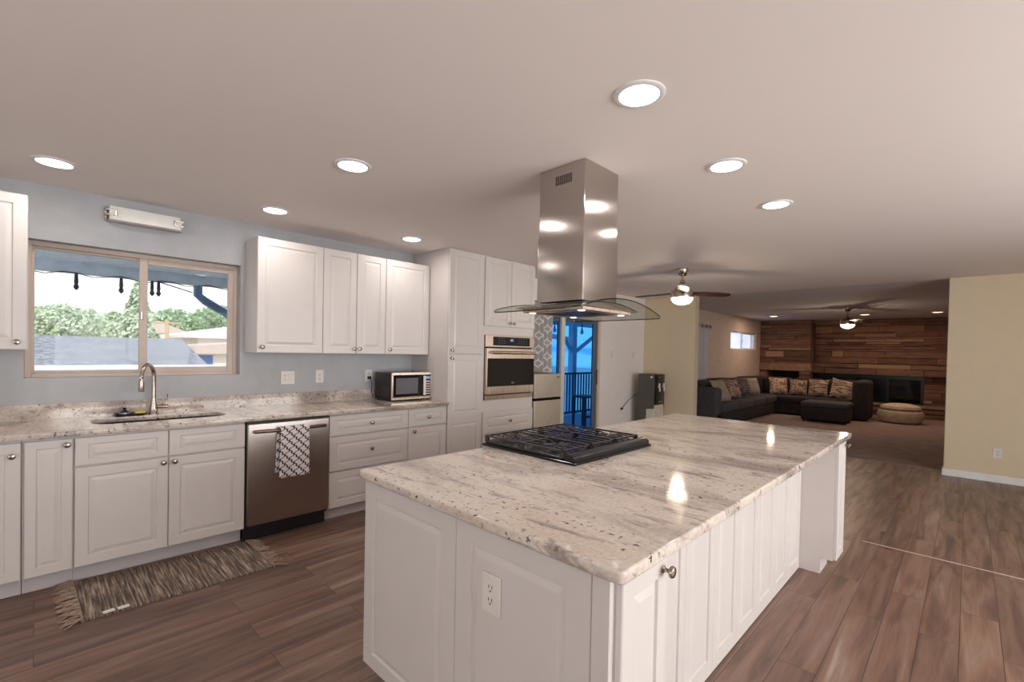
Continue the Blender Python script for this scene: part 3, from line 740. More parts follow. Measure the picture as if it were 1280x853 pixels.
# front rail with a raised rounded middle
m = MB(); rows = []
for i in range(33):
    u = i/32; x = cx0+.01+(cx1-cx0-.02)*u; bulge = .035*max(0, 1-abs(u-.5)/.16)**.5 if abs(u-.5) < .16 else 0
    yb = cy0+.065+bulge
    prof = [(cy0+.012, .928), (cy0+.014, .945), (cy0+.030, .957), (yb-.012, .960), (yb, .953), (yb+.004, .928)]
    rows.append([m.bm.verts.new((x, y, z)) for y, z in prof])
for a, b2 in zip(rows, rows[1:]):
    for k in range(5): m.bm.faces.new((a[k], a[k+1], b2[k+1], b2[k]))
m.bm.faces.new(rows[0]); m.bm.faces.new(rows[-1][::-1]); m.build('front_rail', 'black_enamel', ck, True)
burn = [(1.79, 1.43, .038), (1.79, 1.72, .03), (2.015, 1.60, .05), (2.24, 1.43, .03), (2.24, 1.72, .038)]
for x, y, r in burn:
    b_ = MB().lathe([(r+.010, .942), (r+.012, .944), (r+.004, .946), (r, .948)], Matrix.Translation((x, y, 0)), 24).build('burner', 'burner_cap', ck, True)
    MB().lathe([(r+.002, .9485), (r+.002, .953), (r-.006, .956), (.002, .9565)], Matrix.Translation((x, y, 0)), 24).build('cap', 'cast_iron', b_, True)
def bar(mb, p, q, w=.0085, h=.011):
    p, q = Vector(p), Vector(q); d = (q-p); L = d.length; d.normalize(); a = Vector((-d.y, d.x, 0)); a.normalize(); a *= w/2; u = Vector((0, 0, h/2))
    vs = [p-a-u, p+a-u, p+a+u, p-a+u, q-a-u, q+a-u, q+a+u, q-a+u]
    mb.add(vs, [(0, 1, 2, 3), (7, 6, 5, 4), (0, 4, 5, 1), (1, 5, 6, 2), (2, 6, 7, 3), (3, 7, 4, 0)])
gy0, gy1, gz = 1.318, 1.838, .966
for gi, (a, b2) in enumerate(((1.682, 1.903), (1.907, 2.123), (2.127, 2.348))):
    m = MB(); 
    for x in (a+.006, b2-.006): bar(m, (x, gy0, gz), (x, gy1, gz), .010, .008)
    for y in (gy0+.005, (gy0+gy1)/2, gy1-.005): bar(m, (a, y, gz), (b2, y, gz), .010, .008)
    cs = [q for q in burn if a < q[0] < b2]
    for k in range(1, 4):       # fingers across, bent down at the rail side
        x = a+(b2-a)*k/4
        spans = ((gy0, gy0+.17), (gy1-.15, gy1)) if len(cs) == 1 else ((gy0, gy0+.075), (gy0+.195, gy0+.325), (gy1-.085, gy1))
        for (y0, y1) in spans:
            bar(m, (x, y0, gz), (x, y1, gz), .009, .006)
        bar(m, (x, gy0, gz), (x, gy0-.016, gz-.010), .0075, .006)
    for (x, y, r) in cs:
        for s_ in range(8):
            an = s_*PI/4+PI/8; rr = .075
            bar(m, (x+.018*math.cos(an), y+.018*math.sin(an), gz), (x+rr*math.cos(an), y+rr*math.sin(an), gz), .009, .006)
    for x in (a+.006, b2-.006):
        for y in (gy0+.005, (gy0+gy1)/2, gy1-.005): m.box(x-.006, x+.006, y-.012, y+.012, .934, gz)
    m.build('grate', 'cast_iron', ck)
for i in range(4):
    x = 1.935+i*.053
    MB().lathe([(.013, .9345), (.013, .948), (.011, .951)], Matrix.Translation((x, 1.335, 0)), 16).build('control_knob', 'knob_nickel', ck, True)

# ------------------------------------------------------------------ island hood
hd = thing('range_hood', (2.16, 1.61, 1.64), 'stainless steel chimney hood with curved glass canopy hanging over the cooktop', 'range hood')
hx0, hx1, hy0, hy1 = 2.0, 2.322, 1.458, 1.772
MB().prism(rrect(hx0, hx1, hy0, hy1, .006, 3), 2.06, CZ-.002).build('upper_chimney', 'steel', hd, True)
MB().prism(rrect(hx0-.004, hx1+.004, hy0-.004, hy1+.004, .007, 3), 1.70, 2.06).build('lower_chimney', 'steel', hd, True)
m = MB(); 
for k in range(8): m.box(hx0-.0015, hx0+.001, 1.545+k*.0145, 1.554+k*.0145, 2.335, 2.385)
m.build('vent_slots', 'socket_dark', hd)
gx0, gx1, gY0, gY1, zt, ze = 1.75, 2.57, 1.295, 1.927, 1.706, 1.633
zz = lambda x: ze+(zt-ze)*(1-((x-2.16)/.41)**2)
def in_rr(x):   # plan outline: rounded corners
    r = .10; d = 0
    if x < gx0+r: d = r-math.sqrt(max(0, r*r-(gx0+r-x)**2))
    r = .035
    if x > gx1-r: d = r-math.sqrt(max(0, r*r-(x-gx1+r)**2))
    return d
xs = [gx0+.10*(1-math.cos(k*PI/2/8)) for k in range(8)]+[gx0+.10+(gx1-gx0-.136)*k/24 for k in range(25)]+[gx1-.035*(1-math.cos(k*PI/2/8)) for k in range(7, -1, -1)]
gl = MB(); eg = MB(); T, Bt = [], []
for x in xs:
    d = in_rr(x); row = []; rb = []
    for k in range(9):
        y = gY0+d+(gY1-gY0-2*d)*k/8; row.append((x, y, zz(x))); rb.append((x, y, zz(x)-.006))
    T.append(row); Bt.append(rb)
def sheet(mb, rows, flip=False):
    vs = [[mb.bm.verts.new(p) for p in r] for r in rows]
    for a, b2 in zip(vs, vs[1:]):
        for k in range(len(a)-1):
            f = (a[k], b2[k], b2[k+1], a[k+1]); mb.bm.faces.new(f[::-1] if flip else f)
sheet(gl, T); sheet(gl, Bt, True)
g = gl.build('glass_canopy', 'glass_hood', hd, True, fix=False)
per = [r[0] for r in T]+[T[-1][k] for k in range(1, 8)]+[r[-1] for r in T[::-1]]+[T[0][k] for k in range(7, 0, -1)]
sheet(eg, [[p, (p[0], p[1], p[2]-.006)] for p in per+[per[0]]])
eg.build('glass_rim', 'glass_edge', g, True)
# steel body under the glass: flat bottom, top follows the arch
bxs = [1.885+(2.435-1.885)*k/20 for k in range(21)]
poly = [(x, zz(x)-.010) for x in bxs]; poly = [(bxs[0], 1.660)]+poly+[(bxs[-1], 1.660)]
MB().prism(poly, 1.385, 1.835, 'Y').build('canopy_body', 'steel', hd)
MB().tube([(x, 1.384, zz(x)-.012) for x in bxs], .0028, 6).build('body_rim', 'black_plastic', hd, True)
lb = bx(1.93, 2.39, 1.40, 1.82, 1.640, 1.660, bev=.003).build('filter_housing', 'steel_warm', hd)
m = MB()
for k in range(18): m.box(2.02+k*.0165, 2.028+k*.0165, 1.46, 1.76, 1.638, 1.6405)
m.build('grease_filter', 'steel_sink', lb)
for x in (1.97, 2.35):
    for y in (1.44, 1.78):
        q = MB().lathe([(.001, 1.6375), (.017, 1.637), (.020, 1.6395)], Matrix.Translation((x, y, 0)), 20, cap=False).build('hood_lamp', 'led_white', lb, True)

# ================================================================== DINING SIDE
f = thing('refrigerator', (4.42, 3.98, 0), 'small silver top-freezer refrigerator with black sides left of the sliding door', 'refrigerator')
bx(4.14, 4.655, 3.735, 4.17, .02, 1.16, bev=.004).build('fridge_body', 'black_plastic', f)
dtop = bx(4.145, 4.65, 3.69, 3.735, .865, 1.158, bev=.008, seg=3).build('freezer_door', 'fridge_silver', f, True)
dbot = bx(4.145, 4.65, 3.69, 3.735, .05, .835, bev=.008, seg=3).build('fridge_door', 'fridge_silver', f, True)
bx(4.16, 4.64, 3.688, 3.72, .836, .864, bev=.002).build('handle_recess', 'black_gloss', f)
bx(4.56, 4.61, 3.6885, 3.691, 1.11, 1.122).build('badge', 'knob_nickel', dtop)
for x in (4.18, 4.61): MB().lathe([(.02, .001), (.02, .022)], Matrix.Translation((x, 3.78, 0)), 12).build('foot', 'black_plastic', f)
# curtain and rod
cu = thing('curtain', (4.87, 4.22, .02), 'grey trellis-patterned curtain gathered at the left of the sliding door', 'curtain')
m = MB(); rows = []
for j in range(25):
    z = .03+(2.09-.03)*j/24; row = []
    for i in range(73):
        u = i/72; row.append((4.62+.47*u, 4.225+.028*math.sin(u*2*PI*5)+.004*math.sin(j*.4+u*8), z))
    rows.append(row)
sheet(m, rows); cl = m.build('curtain_panel', 'curtain_trellis', cu, True); sl = cl.modifiers.new('thick', 'SOLIDIFY'); sl.thickness = .002
rd = thing('curtain_rod', (5.55, 4.225, 2.10), 'thin dark curtain rod above the sliding door', 'curtain rod')
MB().tube([(4.55, 4.225, 2.115), (6.62, 4.225, 2.115)], .009, 10).build('rod', 'bronze', rd, True)
for x in (4.6, 6.58): MB().tube([(x, 4.225, 2.115), (x, 4.318, 2.115)], .006, 8).build('bracket', 'bronze', rd, True)
# water cooler
wc = thing('water_cooler', (7.55, 3.98, 0), 'black and grey water cooler with two taps in the corner of the beige wall', 'water cooler')
WCX0, WCX1 = 7.36, 7.74
m = MB(); m.prism([(3.99, .002), (4.13, .002), (4.13, 1.085), (3.83, 1.085), (3.83, .50), (3.99, .48)], WCX0, WCX0+.02, 'X')
m.prism([(3.99, .002), (4.13, .002), (4.13, 1.085), (3.83, 1.085), (3.83, .50), (3.99, .48)], WCX1-.02, WCX1, 'X'); m.box(WCX0+.02, WCX1-.02, 3.99, 4.13, .002, 1.085)
m.build('housing', 'cooler_grey', wc)
fp = bx(WCX0+.021, WCX1-.021, 3.815, 3.99, .56, 1.083, bev=.01, seg=2).build('tap_panel', 'black_gloss', wc, True)
bx(WCX0+.021, WCX1-.021, 3.83, 3.99, .01, .555, bev=.008).build('lower_door', 'cooler_white', wc)
for x, mm in ((WCX0+.11, 'red_plastic'), (WCX1-.11, 'blue_plastic')):
    tp_ = MB().tube([(x, 3.815, .87), (x, 3.785, .87), (x, 3.78, .84), (x, 3.78, .79)], [.012, .014, .016, .014], 10); tp_.box(x-.014, x+.014, 3.775, 3.80, .87, .93, bev=.004)
    tp_.build('tap', 'plate_white', wc, True)
    MB().lathe([(.012, 0), (.012, .006)], Matrix.Translation((x, 3.814, .965)) @ rotm((0, -1, 0)), 12).build('tap_light', mm, wc)
bx(WCX0+.13, WCX0+.20, 3.811, 3.816, 1.02, 1.04).build('badge', 'knob_nickel', fp)
bx(WCX0+.11, WCX0+.25, 3.80, 3.816, .60, .625).build('drip_tray', 'knob_nickel', fp)
bx(WCX0-.0015, WCX0+.0, 3.86, 3.90, 1.02, 1.05).build('sticker', 'label_white', wc)
cb = MB().tube([(7.355, 4.11, .75), (7.33, 4.16, .72), (7.24, 4.26, .60), (7.16, 4.30, .50), (7.12, 4.305, .47)], .005, 8); cb.box(7.10, 7.14, 4.285, 4.311, .455, .49, bev=.004)
tag(cb.build('power_cord', 'cord_black', None, True), 'black cord hanging to a plug at the left of the water cooler', 'cord')

# ceiling fans
def fan(x, y, cz, angs, label, bowl, power, bl=.64, zb=2.14, wood='fan_wood'):
    t = thing('ceiling_fan', (x, y, cz), label, 'ceiling fan', 'three-bladed ceiling fans'); M = Matrix.Translation((x, y, 0))
    MB().lathe([(.065, cz-.001), (.066, cz-.02), (.055, cz-.055), (.035, cz-.085), (.020, cz-.09)], M, 28).build('canopy', 'nickel', t, True)
    MB().lathe([(.012, cz-.085), (.012, cz-.13), (.030, cz-.14), (.032, cz-.165), (.016, cz-.18), (.016, zb+.085)], M, 20).build('downrod', 'nickel', t, True)
    mt = MB().lathe([(.018, zb+.11), (.045, zb+.095), (.095, zb+.055), (.125, zb+.03), (.13, zb-.02), (.128, zb-.045), (.10, zb-.05)], M, 32).build('motor_housing', 'nickel', t, True)
    MB().lathe([(.122, zb-.0505), (.120, zb-.065), (.105, zb-.092), (.07, zb-.115), (.03, zb-.125), (.001, zb-.126)], M, 32, cap=False).build('light_bowl', bowl, t, True)
    for a in angs:
        b_ = MB(); pts = []
        for s_, w in ((.10, .030), (.16, .045), (.25, .060), (.45, .062), (bl-.06, .055), (bl-.015, .035), (bl, .012)): pts.append((s_, w))
        A = Matrix.Translation((x, y, zb+.015)) @ Matrix.Rotation(math.radians(a), 4, 'Z') @ Matrix.Rotation(math.radians(-14), 4, 'X')
        top = [(s_, w, .004) for s_, w in pts]+[(s_, -w, .004) for s_, w in pts[::-1]]; n = len(top)
        vs = top+[(p[0], p[1], -.004) for p in top]
        b_.add(vs, [tuple(range(n)), tuple(range(2*n-1, n-1, -1))]+[(k, k+n, (k+1) % n+n, (k+1) % n) for k in range(n)], A)
        b_.build('blade', wood, t)
    light('fan_lamp', 'POINT', (0, 0, zb-.15-cz), power, (1, .84, .62), size=.06, parent=t)
    return t
fan(5.32, 2.44, CZ, (-34, 86, 206), 'brushed nickel ceiling fan with lit bowl hanging beyond the range hood', 'bowl_warm', 15)
fan(11.37, 1.76, CZ+.012, (-30, 90, 210), 'dark ceiling fan with warm lit bowl in the living room before the stone wall', 'bowl_living', 16, zb=2.15)

# ================================================================== LIVING ROOM
def stones(name, face_x, y0, y1, z0, z1, seed, depth=.10, skip=None):
    rnd = random.Random(seed); m = MB(); z = z0
    while z < z1-.01:
        h = min(rnd.choice((.035, .045, .045, .06, .06, .075, .09, .16)), z1-z)
        if z1-z-h < .03: h = z1-z
        y = y0
        while y < y1-.01:
            L = min(rnd.uniform(.25, 1.25), y1-y)
            if y1-y-L < .12: L = y1-y
            if not (skip and skip(y, y+L, z, z+h)):
                d = rnd.uniform(0, .055); m.box(face_x-d, face_x+depth, y+.004, y+L-.004, z+.003, z+h-.003, bev=.006)
            y += L
        z += h
    m.box(face_x+.03, face_x+depth+.05, y0, y1, z0, z1) if not skip else None
    return m
# tall chimney block on the left, main wall, both stone-faced
struct('wall_far', bx(15.45, 15.6, -3.2, WY, 0, CZ+.02), 'stone_backing')
ch = thing('stone_chimney_breast', (14.9, 3.68, 0), 'stone-faced chimney block in the far left corner behind the sofa', 'stone wall')
stones('a', 14.6, 3.06, 4.31, 1.27, CZ+.008, 3, depth=.8).build('upper_masonry', 'ledge_stone', ch)
stones('a', 14.6, 3.06, 3.32, .008, 1.05, 5, depth=.8).build('right_pier', 'ledge_stone', ch)
stones('a', 14.6, 4.12, 4.31, .008, 1.05, 6, depth=.8).build('left_pier', 'ledge_stone', ch)
bx(14.55, 15.4, 3.04, 4.315, 1.055, 1.265, bev=.012, seg=2).build('lintel', 'stone_hearth', ch)
bx(15.1, 15.38, 3.33, 4.11, .01, 1.05).build('niche_back', 'stone_backing', ch)
mw = thing('stone_fireplace_wall', (15.2, 1.2, 0), 'wide ledgestone wall with a stone ledge above a long low fireplace', 'fireplace')
stones('b', 15.0, -1.6, 3.05, 1.30, CZ+.008, 11, depth=.3).build('upper_masonry', 'ledge_stone', mw)
stones('b', 14.80, -1.6, 3.05, 1.02, 1.29, 12, depth=.5).build('mantel_ledge', 'ledge_stone', mw)
stones('b', 15.0, -1.6, .76, .32, 1.02, 13, depth=.3).build('right_masonry', 'ledge_stone', mw)
bx(14.86, 15.3, -1.6, 3.05, .25, .32, bev=.01).build('hearth_slab', 'stone_hearth', mw)
stones('b', 14.92, -1.6, 3.05, .008, .25, 14, depth=.35).build('hearth_base', 'ledge_stone', mw)
fb = MB(); fb.box(15.0, 15.04, .76, 3.04, .93, 1.02); fb.box(15.0, 15.04, .76, 3.04, .32, .36); fb.box(15.0, 15.04, .76, .82, .36, .93); fb.box(15.0, 15.04, 2.1, 3.04, .36, .93); fb.box(15.0, 15.03, 1.42, 1.47, .36, .93); fb.box(15.33, 15.36, .76, 3.04, .32, 1.02)
fb.build('firebox', 'black_enamel', mw)
bx(15.02, 15.026, .82, 1.42, .36, .93).build('firebox_glass', 'glass_dark', mw)
bx(15.06, 15.10, .92, 1.30, .42, .84, bev=.004).build('inner_panel', 'door_stile_grey', mw)

# sectional sofa
def rbox(mb, x0, x1, y0, y1, z0, z1, r, M=None):
    t = bmesh.new(); bmesh.ops.create_cube(t, size=1)
    for v in t.verts: v.co = Vector(((x0+x1)/2+v.co.x*(x1-x0), (y0+y1)/2+v.co.y*(y1-y0), (z0+z1)/2+v.co.z*(z1-z0)))
    bmesh.ops.bevel(t, geom=list(t.edges), offset=r, segments=4, affect='EDGES', profile=.5); mb.merge(t, M); return mb
so = thing('sectional_sofa', (12, 3.8, 0), 'dark L-shaped sectional sofa along the living room wall and before the stone fireplace', 'sofa')
z0 = .007
m = MB(); rbox(m, 9.22, 13.95, 3.46, 4.24, z0+.03, .30, .03); rbox(m, 13.02, 13.95, 1.62, 3.5, z0+.03, .30, .03); m.build('base', 'sofa_black', so, True)
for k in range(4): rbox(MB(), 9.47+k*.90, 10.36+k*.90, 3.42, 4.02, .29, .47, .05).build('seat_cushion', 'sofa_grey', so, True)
rbox(MB(), 13.06, 13.72, 3.42, 4.02, .29, .47, .05).build('seat_cushion', 'sofa_black', so, True)
for k in range(2): rbox(MB(), 12.98, 13.62, 1.90+k*.76, 2.65+k*.76, .29, .47, .05).build('seat_cushion', 'sofa_black', so, True)
for k in range(4): rbox(MB(), 9.47+k*.95, 10.40+k*.95, 3.93, 4.24, .42, .90+.02*(k % 2), .09).build('back_cushion', 'sofa_black', so, True)
rbox(MB(), 13.28, 13.9, 3.93, 4.24, .42, .91, .09).build('back_cushion', 'sofa_black', so, True)
for k in range(3): rbox(MB(), 13.60, 13.93, 1.88+k*.69, 2.56+k*.69, .42, .90, .09).build('back_cushion', 'sofa_black', so, True)
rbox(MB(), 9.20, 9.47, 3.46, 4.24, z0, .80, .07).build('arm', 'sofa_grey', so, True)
rbox(MB(), 13.0, 13.95, 1.60, 1.90, z0, .93, .09).build('arm', 'sofa_black', so, True)
o = thing('ottoman', (12.4, 2.25, .006), 'rectangular black ottoman standing in front of the sectional sofa', 'ottoman')
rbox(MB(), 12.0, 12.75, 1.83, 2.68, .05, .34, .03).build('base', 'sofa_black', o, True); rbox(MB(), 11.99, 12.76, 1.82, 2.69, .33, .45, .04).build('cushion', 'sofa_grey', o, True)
for x in (12.05, 12.7):
    for y in (1.88, 2.63): MB().lathe([(.02, .007), (.025, .055)], Matrix.Translation((x, y, 0)), 10).build('foot', 'black_plastic', o)
p = thing('pouf', (13.75, 1.15, .006), 'round cream floor cushion on the carpet beside the sofa arm', 'pouf')
MB().lathe([(.25, .008), (.36, .03), (.41, .12), (.42, .20), (.39, .27), (.33, .30)], Matrix.Translation((13.6, 1.08, 0)), 32).build('base_cushion', 'pouf_cream', p, True)
MB().lathe([(.33, .302), (.37, .33), (.35, .38), (.22, .425), (.08, .44), (.005, .432)], Matrix.Translation((13.6, 1.08, 0)), 32).build('top_cushion', 'pouf_cream', p, True)
def pillow(x, y, z, s, yawd, tilt, mat, label, roll_=0, h=None):
    h = h or s; m = MB(); n = 12; T_, B_ = [], []
    for i in range(n+1):
        rT, rB = [], []
        for j in range(n+1):
            u, v = 2*i/n-1, 2*j/n-1; th = .5*.16*(max(0, (1-u**4))*max(0, (1-v**4)))**.6*1.0
            k = 1-.08*(u*u*v*v) ; e = 1-.05*(1-abs(v))*abs(u)-0; uu = u*s/2*(1-.06*(1-v*v)*abs(u)); vv = v*h/2*(1-.06*(1-u*u)*abs(v))
            rT.append((uu, -th, vv)); rB.append((uu, th, vv))
        T_.append(rT); B_.append(rB)
    sheet(m, T_); sheet(m, B_, True); bmesh.ops.remove_doubles(m.bm, verts=m.bm.verts, dist=.0005)
    o = m.build('throw_pillow', mat, None, True, origin=(0, 0, 0))
    o.location = (x, y, z); o.rotation_euler = (math.radians(tilt), math.radians(roll_), math.radians(yawd)); return tag(o, label, 'pillow', 'throw pillows on the sectional sofa')
# yaw 0 faces -Y; 
pillow(10.05, 3.72, .70, .50, -8, -28, 'pillow_tan', 'large plain taupe pillow, nearest of those on the left of the sofa', 0)
pillow(10.95, 3.80, .70, .42, -22, -20, 'pillow_floral', 'patterned tan pillow just right of the large plain taupe one')
pillow(11.65, 3.82, .71, .44, -22, -18, 'pillow_dark', 'dark patterned pillow between two tan pillows on the left run of the sofa')
pillow(12.35, 3.82, .70, .42, -26, -20, 'pillow_tan', 'smaller plain tan pillow at the corner end of the left run of the sofa')
pillow(13.50, 3.53, .68, .44, -60, -16, 'pillow_pale', 'pale pink patterned pillow in the corner of the sofa')
pillow(13.56, 3.09, .67, .40, -84, -16, 'pillow_floral', 'brown and cream patterned pillow, second from the sofa corner')
pillow(13.56, 2.66, .68, .42, -90, -14, 'pillow_stripe', 'cream pillow with dark bands, right one of the trio before the stone wall')
pillow(13.35, 2.12, .68, .50, -70, -24, 'pillow_stripe', 'striped cream and brown pillow leaning on the right arm of the sofa', 14)

# living room curtain on a rod
cu = thing('curtain', (10.56, 4.24, .3), 'plain white grommet curtain beside the left partition, in the living room', 'curtain')
m = MB(); rows = []
for j in range(9):
    rows.append([(10.0+.85*i/48, 4.285+.022*math.sin(i/48*2*PI*3.5), .30+(2.14-.30)*j/8) for i in range(49)])
sheet(m, rows); q = m.build('curtain_panel', 'curtain_white', cu, True); sl = q.modifiers.new('thick', 'SOLIDIFY'); sl.thickness = .002
for x in (10.12, 10.36, 10.60, 10.82): MB().lathe([(.030, -.003), (.034, 0), (.030, .003)], Matrix.Translation((x, 4.258, 2.085)) @ rotm((0, -1, 0)), 16).build('grommet', 'black_plastic', cu, True)
# ================================================================== RUG
rg = thing('rag_rug', (.62, 3.44, 0), 'brown woven rag rug with tan fringe lying in front of the sink cabinet', 'rug')
c0, c1, c2, c3 = Vector((.165, 3.185)), Vector((1.085, 3.165)), Vector((1.075, 3.70)), Vector((.150, 3.745))
rnd = random.Random(2); m = MB(); rows = []
nu, nv = 180, 20; hs = [rnd.uniform(.006, .012) for _ in range(nu+1)]
for j in range(nv+1):
    v = j/nv; row = []
    for i in range(nu+1):
        u = i/nu; pA = c0.lerp(c1, u); pB = c3.lerp(c2, u); p_ = pA.lerp(pB, v)
        e = .003*math.sin(i*1.7) if j in (0, nv) else 0
        row.append((p_.x, p_.y+e, hs[i]+rnd.uniform(0, .002)+.004*math.sin(u*5+v*2)**2))
    rows.append(row)
sheet(m, rows); ring = [r[0] for r in rows]+[rows[-1][i] for i in range(1, nu)]+[r[-1] for r in rows[::-1]]+[rows[0][i] for i in range(nu-1, 0, -1)]
sheet(m, [[p_, (p_[0], p_[1], .0015)] for p_ in ring+[ring[0]]])
m.build('woven_field', 'rug_weave', rg, fix=False)
for a, b2, sgn in ((c0, c3, -1), (c1, c2, 1)):
    m = MB()
    for k in range(58):
        s_ = k/57; p_ = a.lerp(b2, s_); L = rnd.uniform(.05, .085); an = rnd.uniform(-.6, .6); pts = []
        for q in range(5):
            w = q/4; pts.append((p_.x-sgn*.012+sgn*(L+.01)*w, p_.y+an*L*w+.008*math.sin(w*5+k), .012*(1-w)+.005+rnd.uniform(0, .005)*(w > 0)))
        m.tube(pts, [.0024, .003, .0028, .0026, .002], 5)
    m.build('fringe', 'fringe_tan', rg, True)
for x, y in ((.275, 3.197), (.335, 3.197)):
    M = Matrix.Translation((x, y, .0165)) @ Matrix.Rotation(.1, 4, 'Z') ; MB().box(-.024, .024, -.016, .016, -.001, .001, M=M).build('care_tag', 'label_white', rg)

# ================================================================== OUTSIDE
struct('ground', bx(-60, 120, 4.6, 160, -3.2, -3.0), 'ground_tan')
struct('porch_deck', bx(-6, 16, 4.48, 7.6, -.25, -.12), 'deck_wood')
pr_ = thing('porch_roof', (4, 6.3, 2.3), 'porch roof tinted blue for shade, seen through the window and the glass door', 'porch roof')
m = MB(); m.box(-6, 16, 4.48, 8.0, 2.42, 2.55)
for k in range(24): m.box(-6, 16, 4.6+k*.145, 4.605+k*.145, 2.412, 2.42)
m.build('soffit', 'porch_shade_blue', pr_)
bx(-6, 16, 7.95, 8.02, 2.28, 2.58).build('fascia', 'porch_shade_blue', pr_)
ds = MB().tube([(1.66, 8.1, 2.42), (1.66, 8.1, 2.16), (1.75, 8.1, 2.08), (2.1, 8.1, 1.87), (2.6, 8.1, 1.7)], .06, 8); tag(ds.build('downspout', 'downspout_blue', None, True), 'blue-grey bent downspout outside at the right of the kitchen window', 'downspout')
st = thing('string_lights', (1, 7.6, 2.2), 'string of hanging bulbs on a dark wire along the porch eave', 'string lights')
pts = [(-.2+i*.14, 7.942, 2.30-.05*math.sin(i*.9)**2) for i in range(26)]
MB().tube(pts, .006, 6).build('wire', 'iron_black', st)
for x in (.352, .779, 1.10, 1.17):
    b_ = MB().lathe([(.016, 2.28), (.022, 2.17), (.016, 2.15)], Matrix.Translation((x, 7.922, 0)), 12).build('bulb_socket', 'iron_black', st, True)
    MB().lathe([(.016, 2.15), (.028, 2.125), (.024, 2.10), (.004, 2.075)], Matrix.Translation((x, 7.922, 0)), 12).build('bulb', 'glass_dark', b_, True)
MB().tube([(1.15, 7.94, 2.285), (1.58, 8.03, 2.18)], .008, 6).build('lead_wire', 'iron_black', st)
# porch railing, post, braces (seen through the glass door)
rl = thing('porch_railing', (9.5, 7.0, -.12), 'dark iron porch railing with thin balusters outside the glass door', 'railing')
m = MB(); m.box(6.0, 13.0, 6.98, 7.03, .90, .94); m.box(6.0, 13.0, 6.985, 7.025, -.06, -.02); m.build('rail', 'iron_black', rl)
for k in range(44): bx(7.2+k*.115, 7.218+k*.115, 6.99, 7.02, -.02, .90).build('baluster', 'iron_black', rl)
ps = thing('porch_post', (9.55, 7.2, -.12), 'white porch post with diagonal braces outside the glass door', 'post')
bx(9.46, 9.62, 7.15, 7.30, -.119, 2.41).build('shaft', 'white_paint', ps)
MB().tube([(9.54, 7.22, 1.40), (9.0, 7.22, 1.98)], .05, 6).build('brace', 'white_paint', ps); MB().tube([(9.54, 7.22, 1.40), (10.4, 7.22, 1.85)], .05, 6).build('brace', 'white_paint', ps)
bmn = MB(); bmn.prism([(8.3, 2.12), (8.3, 2.0), (11.3, 1.74), (11.3, 1.86)], 8.4, 8.55, 'Y'); tag(bmn.build('pergola_beam', 'white_paint'), 'sloping white beam outside beyond the porch railing', 'beam')
tag(bx(6.5, 14, 7.9, 7.95, 2.17, 2.27).build('eave_trim', 'white_paint'), 'white eave board crossing the top of the glass door view', 'trim board')
for x in (8.65, 9.75):
    b_ = thing('string_light_bulb', (x, 7.1, 1.98), 'small round light bulb hanging outside the glass door, ' + ('left' if x < 9 else 'right') + ' of the two', 'light bulb', 'bulbs outside the glass door')
    MB().lathe([(.012, 2.41), (.012, 2.06), (.022, 2.05), (.022, 2.02)], Matrix.Translation((x, 7.1, 0)), 10).build('bulb_socket', 'iron_black', b_)
    MB().lathe([(.020, 2.02), (.045, 1.98), (.040, 1.93), (.004, 1.90)], Matrix.Translation((x, 7.1, 0)), 12).build('bulb', 'white_paint', b_, True)
sl_ = thing('patio_stool', (7.85, 5.6, -.12), 'dark slatted stool standing on the porch behind the glass door', 'stool')
bx(7.66, 8.05, 5.45, 5.80, .52, .56, bev=.006).build('seat', 'iron_black', sl_)
for x in (7.69, 8.02):
    for y in (5.48, 5.77): bx(x-.02, x+.02, y-.02, y+.02, -.119, .52).build('leg', 'iron_black', sl_)
bx(7.69, 8.02, 5.47, 5.49, .12, .16).build('stretcher', 'iron_black', sl_)
# neighbour roof
nr = thing('neighbour_house', (0, 17, -3), 'low neighbouring house with grey shingle roof and white fascia beyond the window', 'house')
m = MB(); m.add([(-14, 14, .93), (3.10, 14, .93), (3.62, 20, 1.64), (-14, 20, 1.64), (-14, 14, .80), (3.10, 14, .80), (3.62, 20, 1.5), (-14, 20, 1.5)], [(0, 1, 2, 3), (7, 6, 5, 4), (0, 4, 5, 1), (1, 5, 6, 2), (2, 6, 7, 3), (3, 7, 4, 0)])
m.add([(-14, 20, 1.64), (3.62, 20, 1.64), (3.62, 26, .93), (-14, 26, .93)], [(0, 1, 2, 3)]); m.build('roof', 'shingles', nr)
bx(-14, 3.2, 13.90, 13.98, .70, .94).build('fascia', 'stucco_white', nr); bx(-14, 3.2, 13.78, 13.92, .80, .845).build('gutter', 'deck_wood', nr)
bx(-13.5, 3.0, 14.3, 25.5, -3, .78).build('house_wall', 'stucco_white', nr)
wb = thing('white_building', (9, 33, -3), 'long white building with low pitched roof at the right of the window view', 'building')
bx(7.0, 30, 34, 44, -3, 1.9).build('building_wall', 'stucco_white', wb)
m = MB(); m.prism([(6.2, 1.9), (6.2, 2.1), (12.5, 3.3), (30, 3.3), (30, 1.9)], 33.5, 45, 'Y'); m.build('roof', 'stucco_white', wb)
gb = thing('garage', (6.3, 26, -3), 'small building with blue garage door and tan roof beyond the window', 'garage')
bx(4.9, 8.6, 26, 30, -3, 1.05).build('garage_wall', 'stucco_white', gb); bx(5.05, 5.95, 25.96, 26, -3, .98).build('garage_door', 'garage_blue', gb)
m = MB(); m.prism([(4.4, 1.05), (4.7, 1.40), (8.9, 1.75), (8.9, 1.05)], 25.5, 30.5, 'Y'); m.build('roof', 'roof_tan', gb)
hs_ = thing('hill_house', (5, 48, -3), 'distant tan-roofed house among the trees in the window view', 'house')
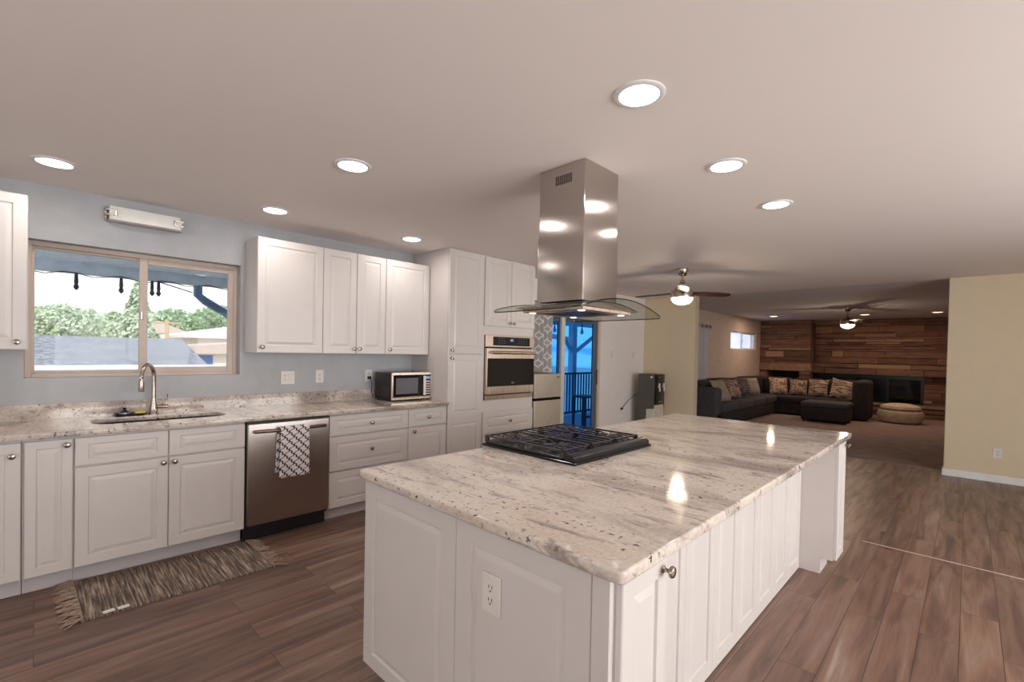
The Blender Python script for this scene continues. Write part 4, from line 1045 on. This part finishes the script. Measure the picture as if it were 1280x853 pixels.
bx(5.0, 9.0, 48, 54, -3, 2.4).build('house_wall', 'stucco_white', hs_); MB().prism([(4.6, 2.4), (7, 3.4), (9.4, 2.4)], 47.5, 54.5, 'Y').build('roof', 'roof_tan', hs_)
hs_ = thing('hill_house', (20, 88, -3), 'distant pale house at the right among the trees in the window view', 'house')
bx(15, 24, 84, 92, -3, 4.8).build('house_wall', 'stucco_white', hs_); MB().prism([(14, 4.8), (19, 6.6), (25, 4.8)], 83, 93, 'Y').build('roof', 'roof_tan', hs_)
pl = thing('utility_pole', (4.2, 26, -3), 'tan utility pole in the right half of the window view', 'pole')
MB().tube([(4.08, 25.5, -3), (4.08, 25.5, 2.55)], .07, 8).build('shaft', 'pole_wood', pl); MB().tube([(3.6, 25.5, 2.4), (4.6, 25.5, 2.4)], .04, 6).build('crossarm', 'pole_wood', pl)
def tree(x, y, z0_, z1_, rx, lean, mat, label, n=1400, leaf=.16, cone=False, k=.62):
    t = thing('tree', (x, y, -3), label, 'tree', 'trees beyond the window'); rnd = random.Random(int(x*31+y*7)); m = MB()
    cz, rz = (z0_+z1_)/2, (z1_-z0_)/2
    leaf *= k
    for _ in range(int(n*1.7)):
        while True:
            a, b_, c_ = rnd.uniform(-1, 1), rnd.uniform(-1, 1), rnd.uniform(-1, 1)
            if a*a+b_*b_+c_*c_ <= 1: break
        s_ = (1-.85*(c_*.5+.5)) if cone else (1+.18*math.sin(c_*7+a*5))
        p_ = Vector((x+a*rx*s_, y+b_*rx*s_, cz+c_*rz)); d = Vector((rnd.gauss(0, 1), rnd.gauss(0, 1), rnd.gauss(0, 1))).normalized(); e = d.orthogonal().normalized(); g_ = d.cross(e); L = leaf*rnd.uniform(.6, 1.4)
        m.add([p_+e*L, p_+g_*L*.6, p_-e*L, p_-g_*L*.6], [(0, 1, 2, 3)])
    m.build('crown', mat, t, fix=False)
    MB().tube([(x, y, -3), (x, y, cz)], [.25, .12], 8).build('trunk', 'bark', t)
tree(1.0, 30, .8, 3.25, 1.5, 0, 'leaf_pale', 'pale round tree at the left of the window view', 2600)
tree(-.4, 33, .8, 3.3, 1.5, 0, 'leaf_green', 'green bush at the far left edge of the window view', 2200)
tree(2.9, 33.5, .8, 2.7, .9, 0, 'leaf_pale', 'small pale tree right of the round tree at the left', 1200)
tree(3.35, 28, .8, 4.5, 1.0, 0, 'leaf_pale', 'tall pale feathery tree beside the middle window bar', 2200, cone=True)
tree(5.4, 60, 0, 4.6, 1.9, 0, 'leaf_green', 'distant green tree between the two houses in the left pane', 1500, .3)
tree(10.5, 62, 0, 5.4, 3.0, 0, 'leaf_green', 'broad dark green tree in the middle of the right pane', 2600, .35)
tree(16.2, 68, 1, 6.6, 3.0, 0, 'leaf_green', 'tallest broad tree above the white building in the right pane', 2800, .35)
tree(22.0, 75, 2, 7.2, 2.6, 0, 'leaf_green', 'green tree at the right edge of the right window pane', 2200, .35)
tree(4.7, 38, 0, 2.6, 1.0, 0, 'leaf_green', 'low green bush above the shingle roof in the right pane', 1400, .22)
tree(12.5, 16.5, -2, 2.4, 1.5, 0, 'leaf_green', 'green tree seen through the glass door beyond the railing', 1800, .15)
tree(16.0, 15.5, -2, 3.0, 1.8, 0, 'leaf_green', 'darker tree at the right of the glass door view', 1800, .15)
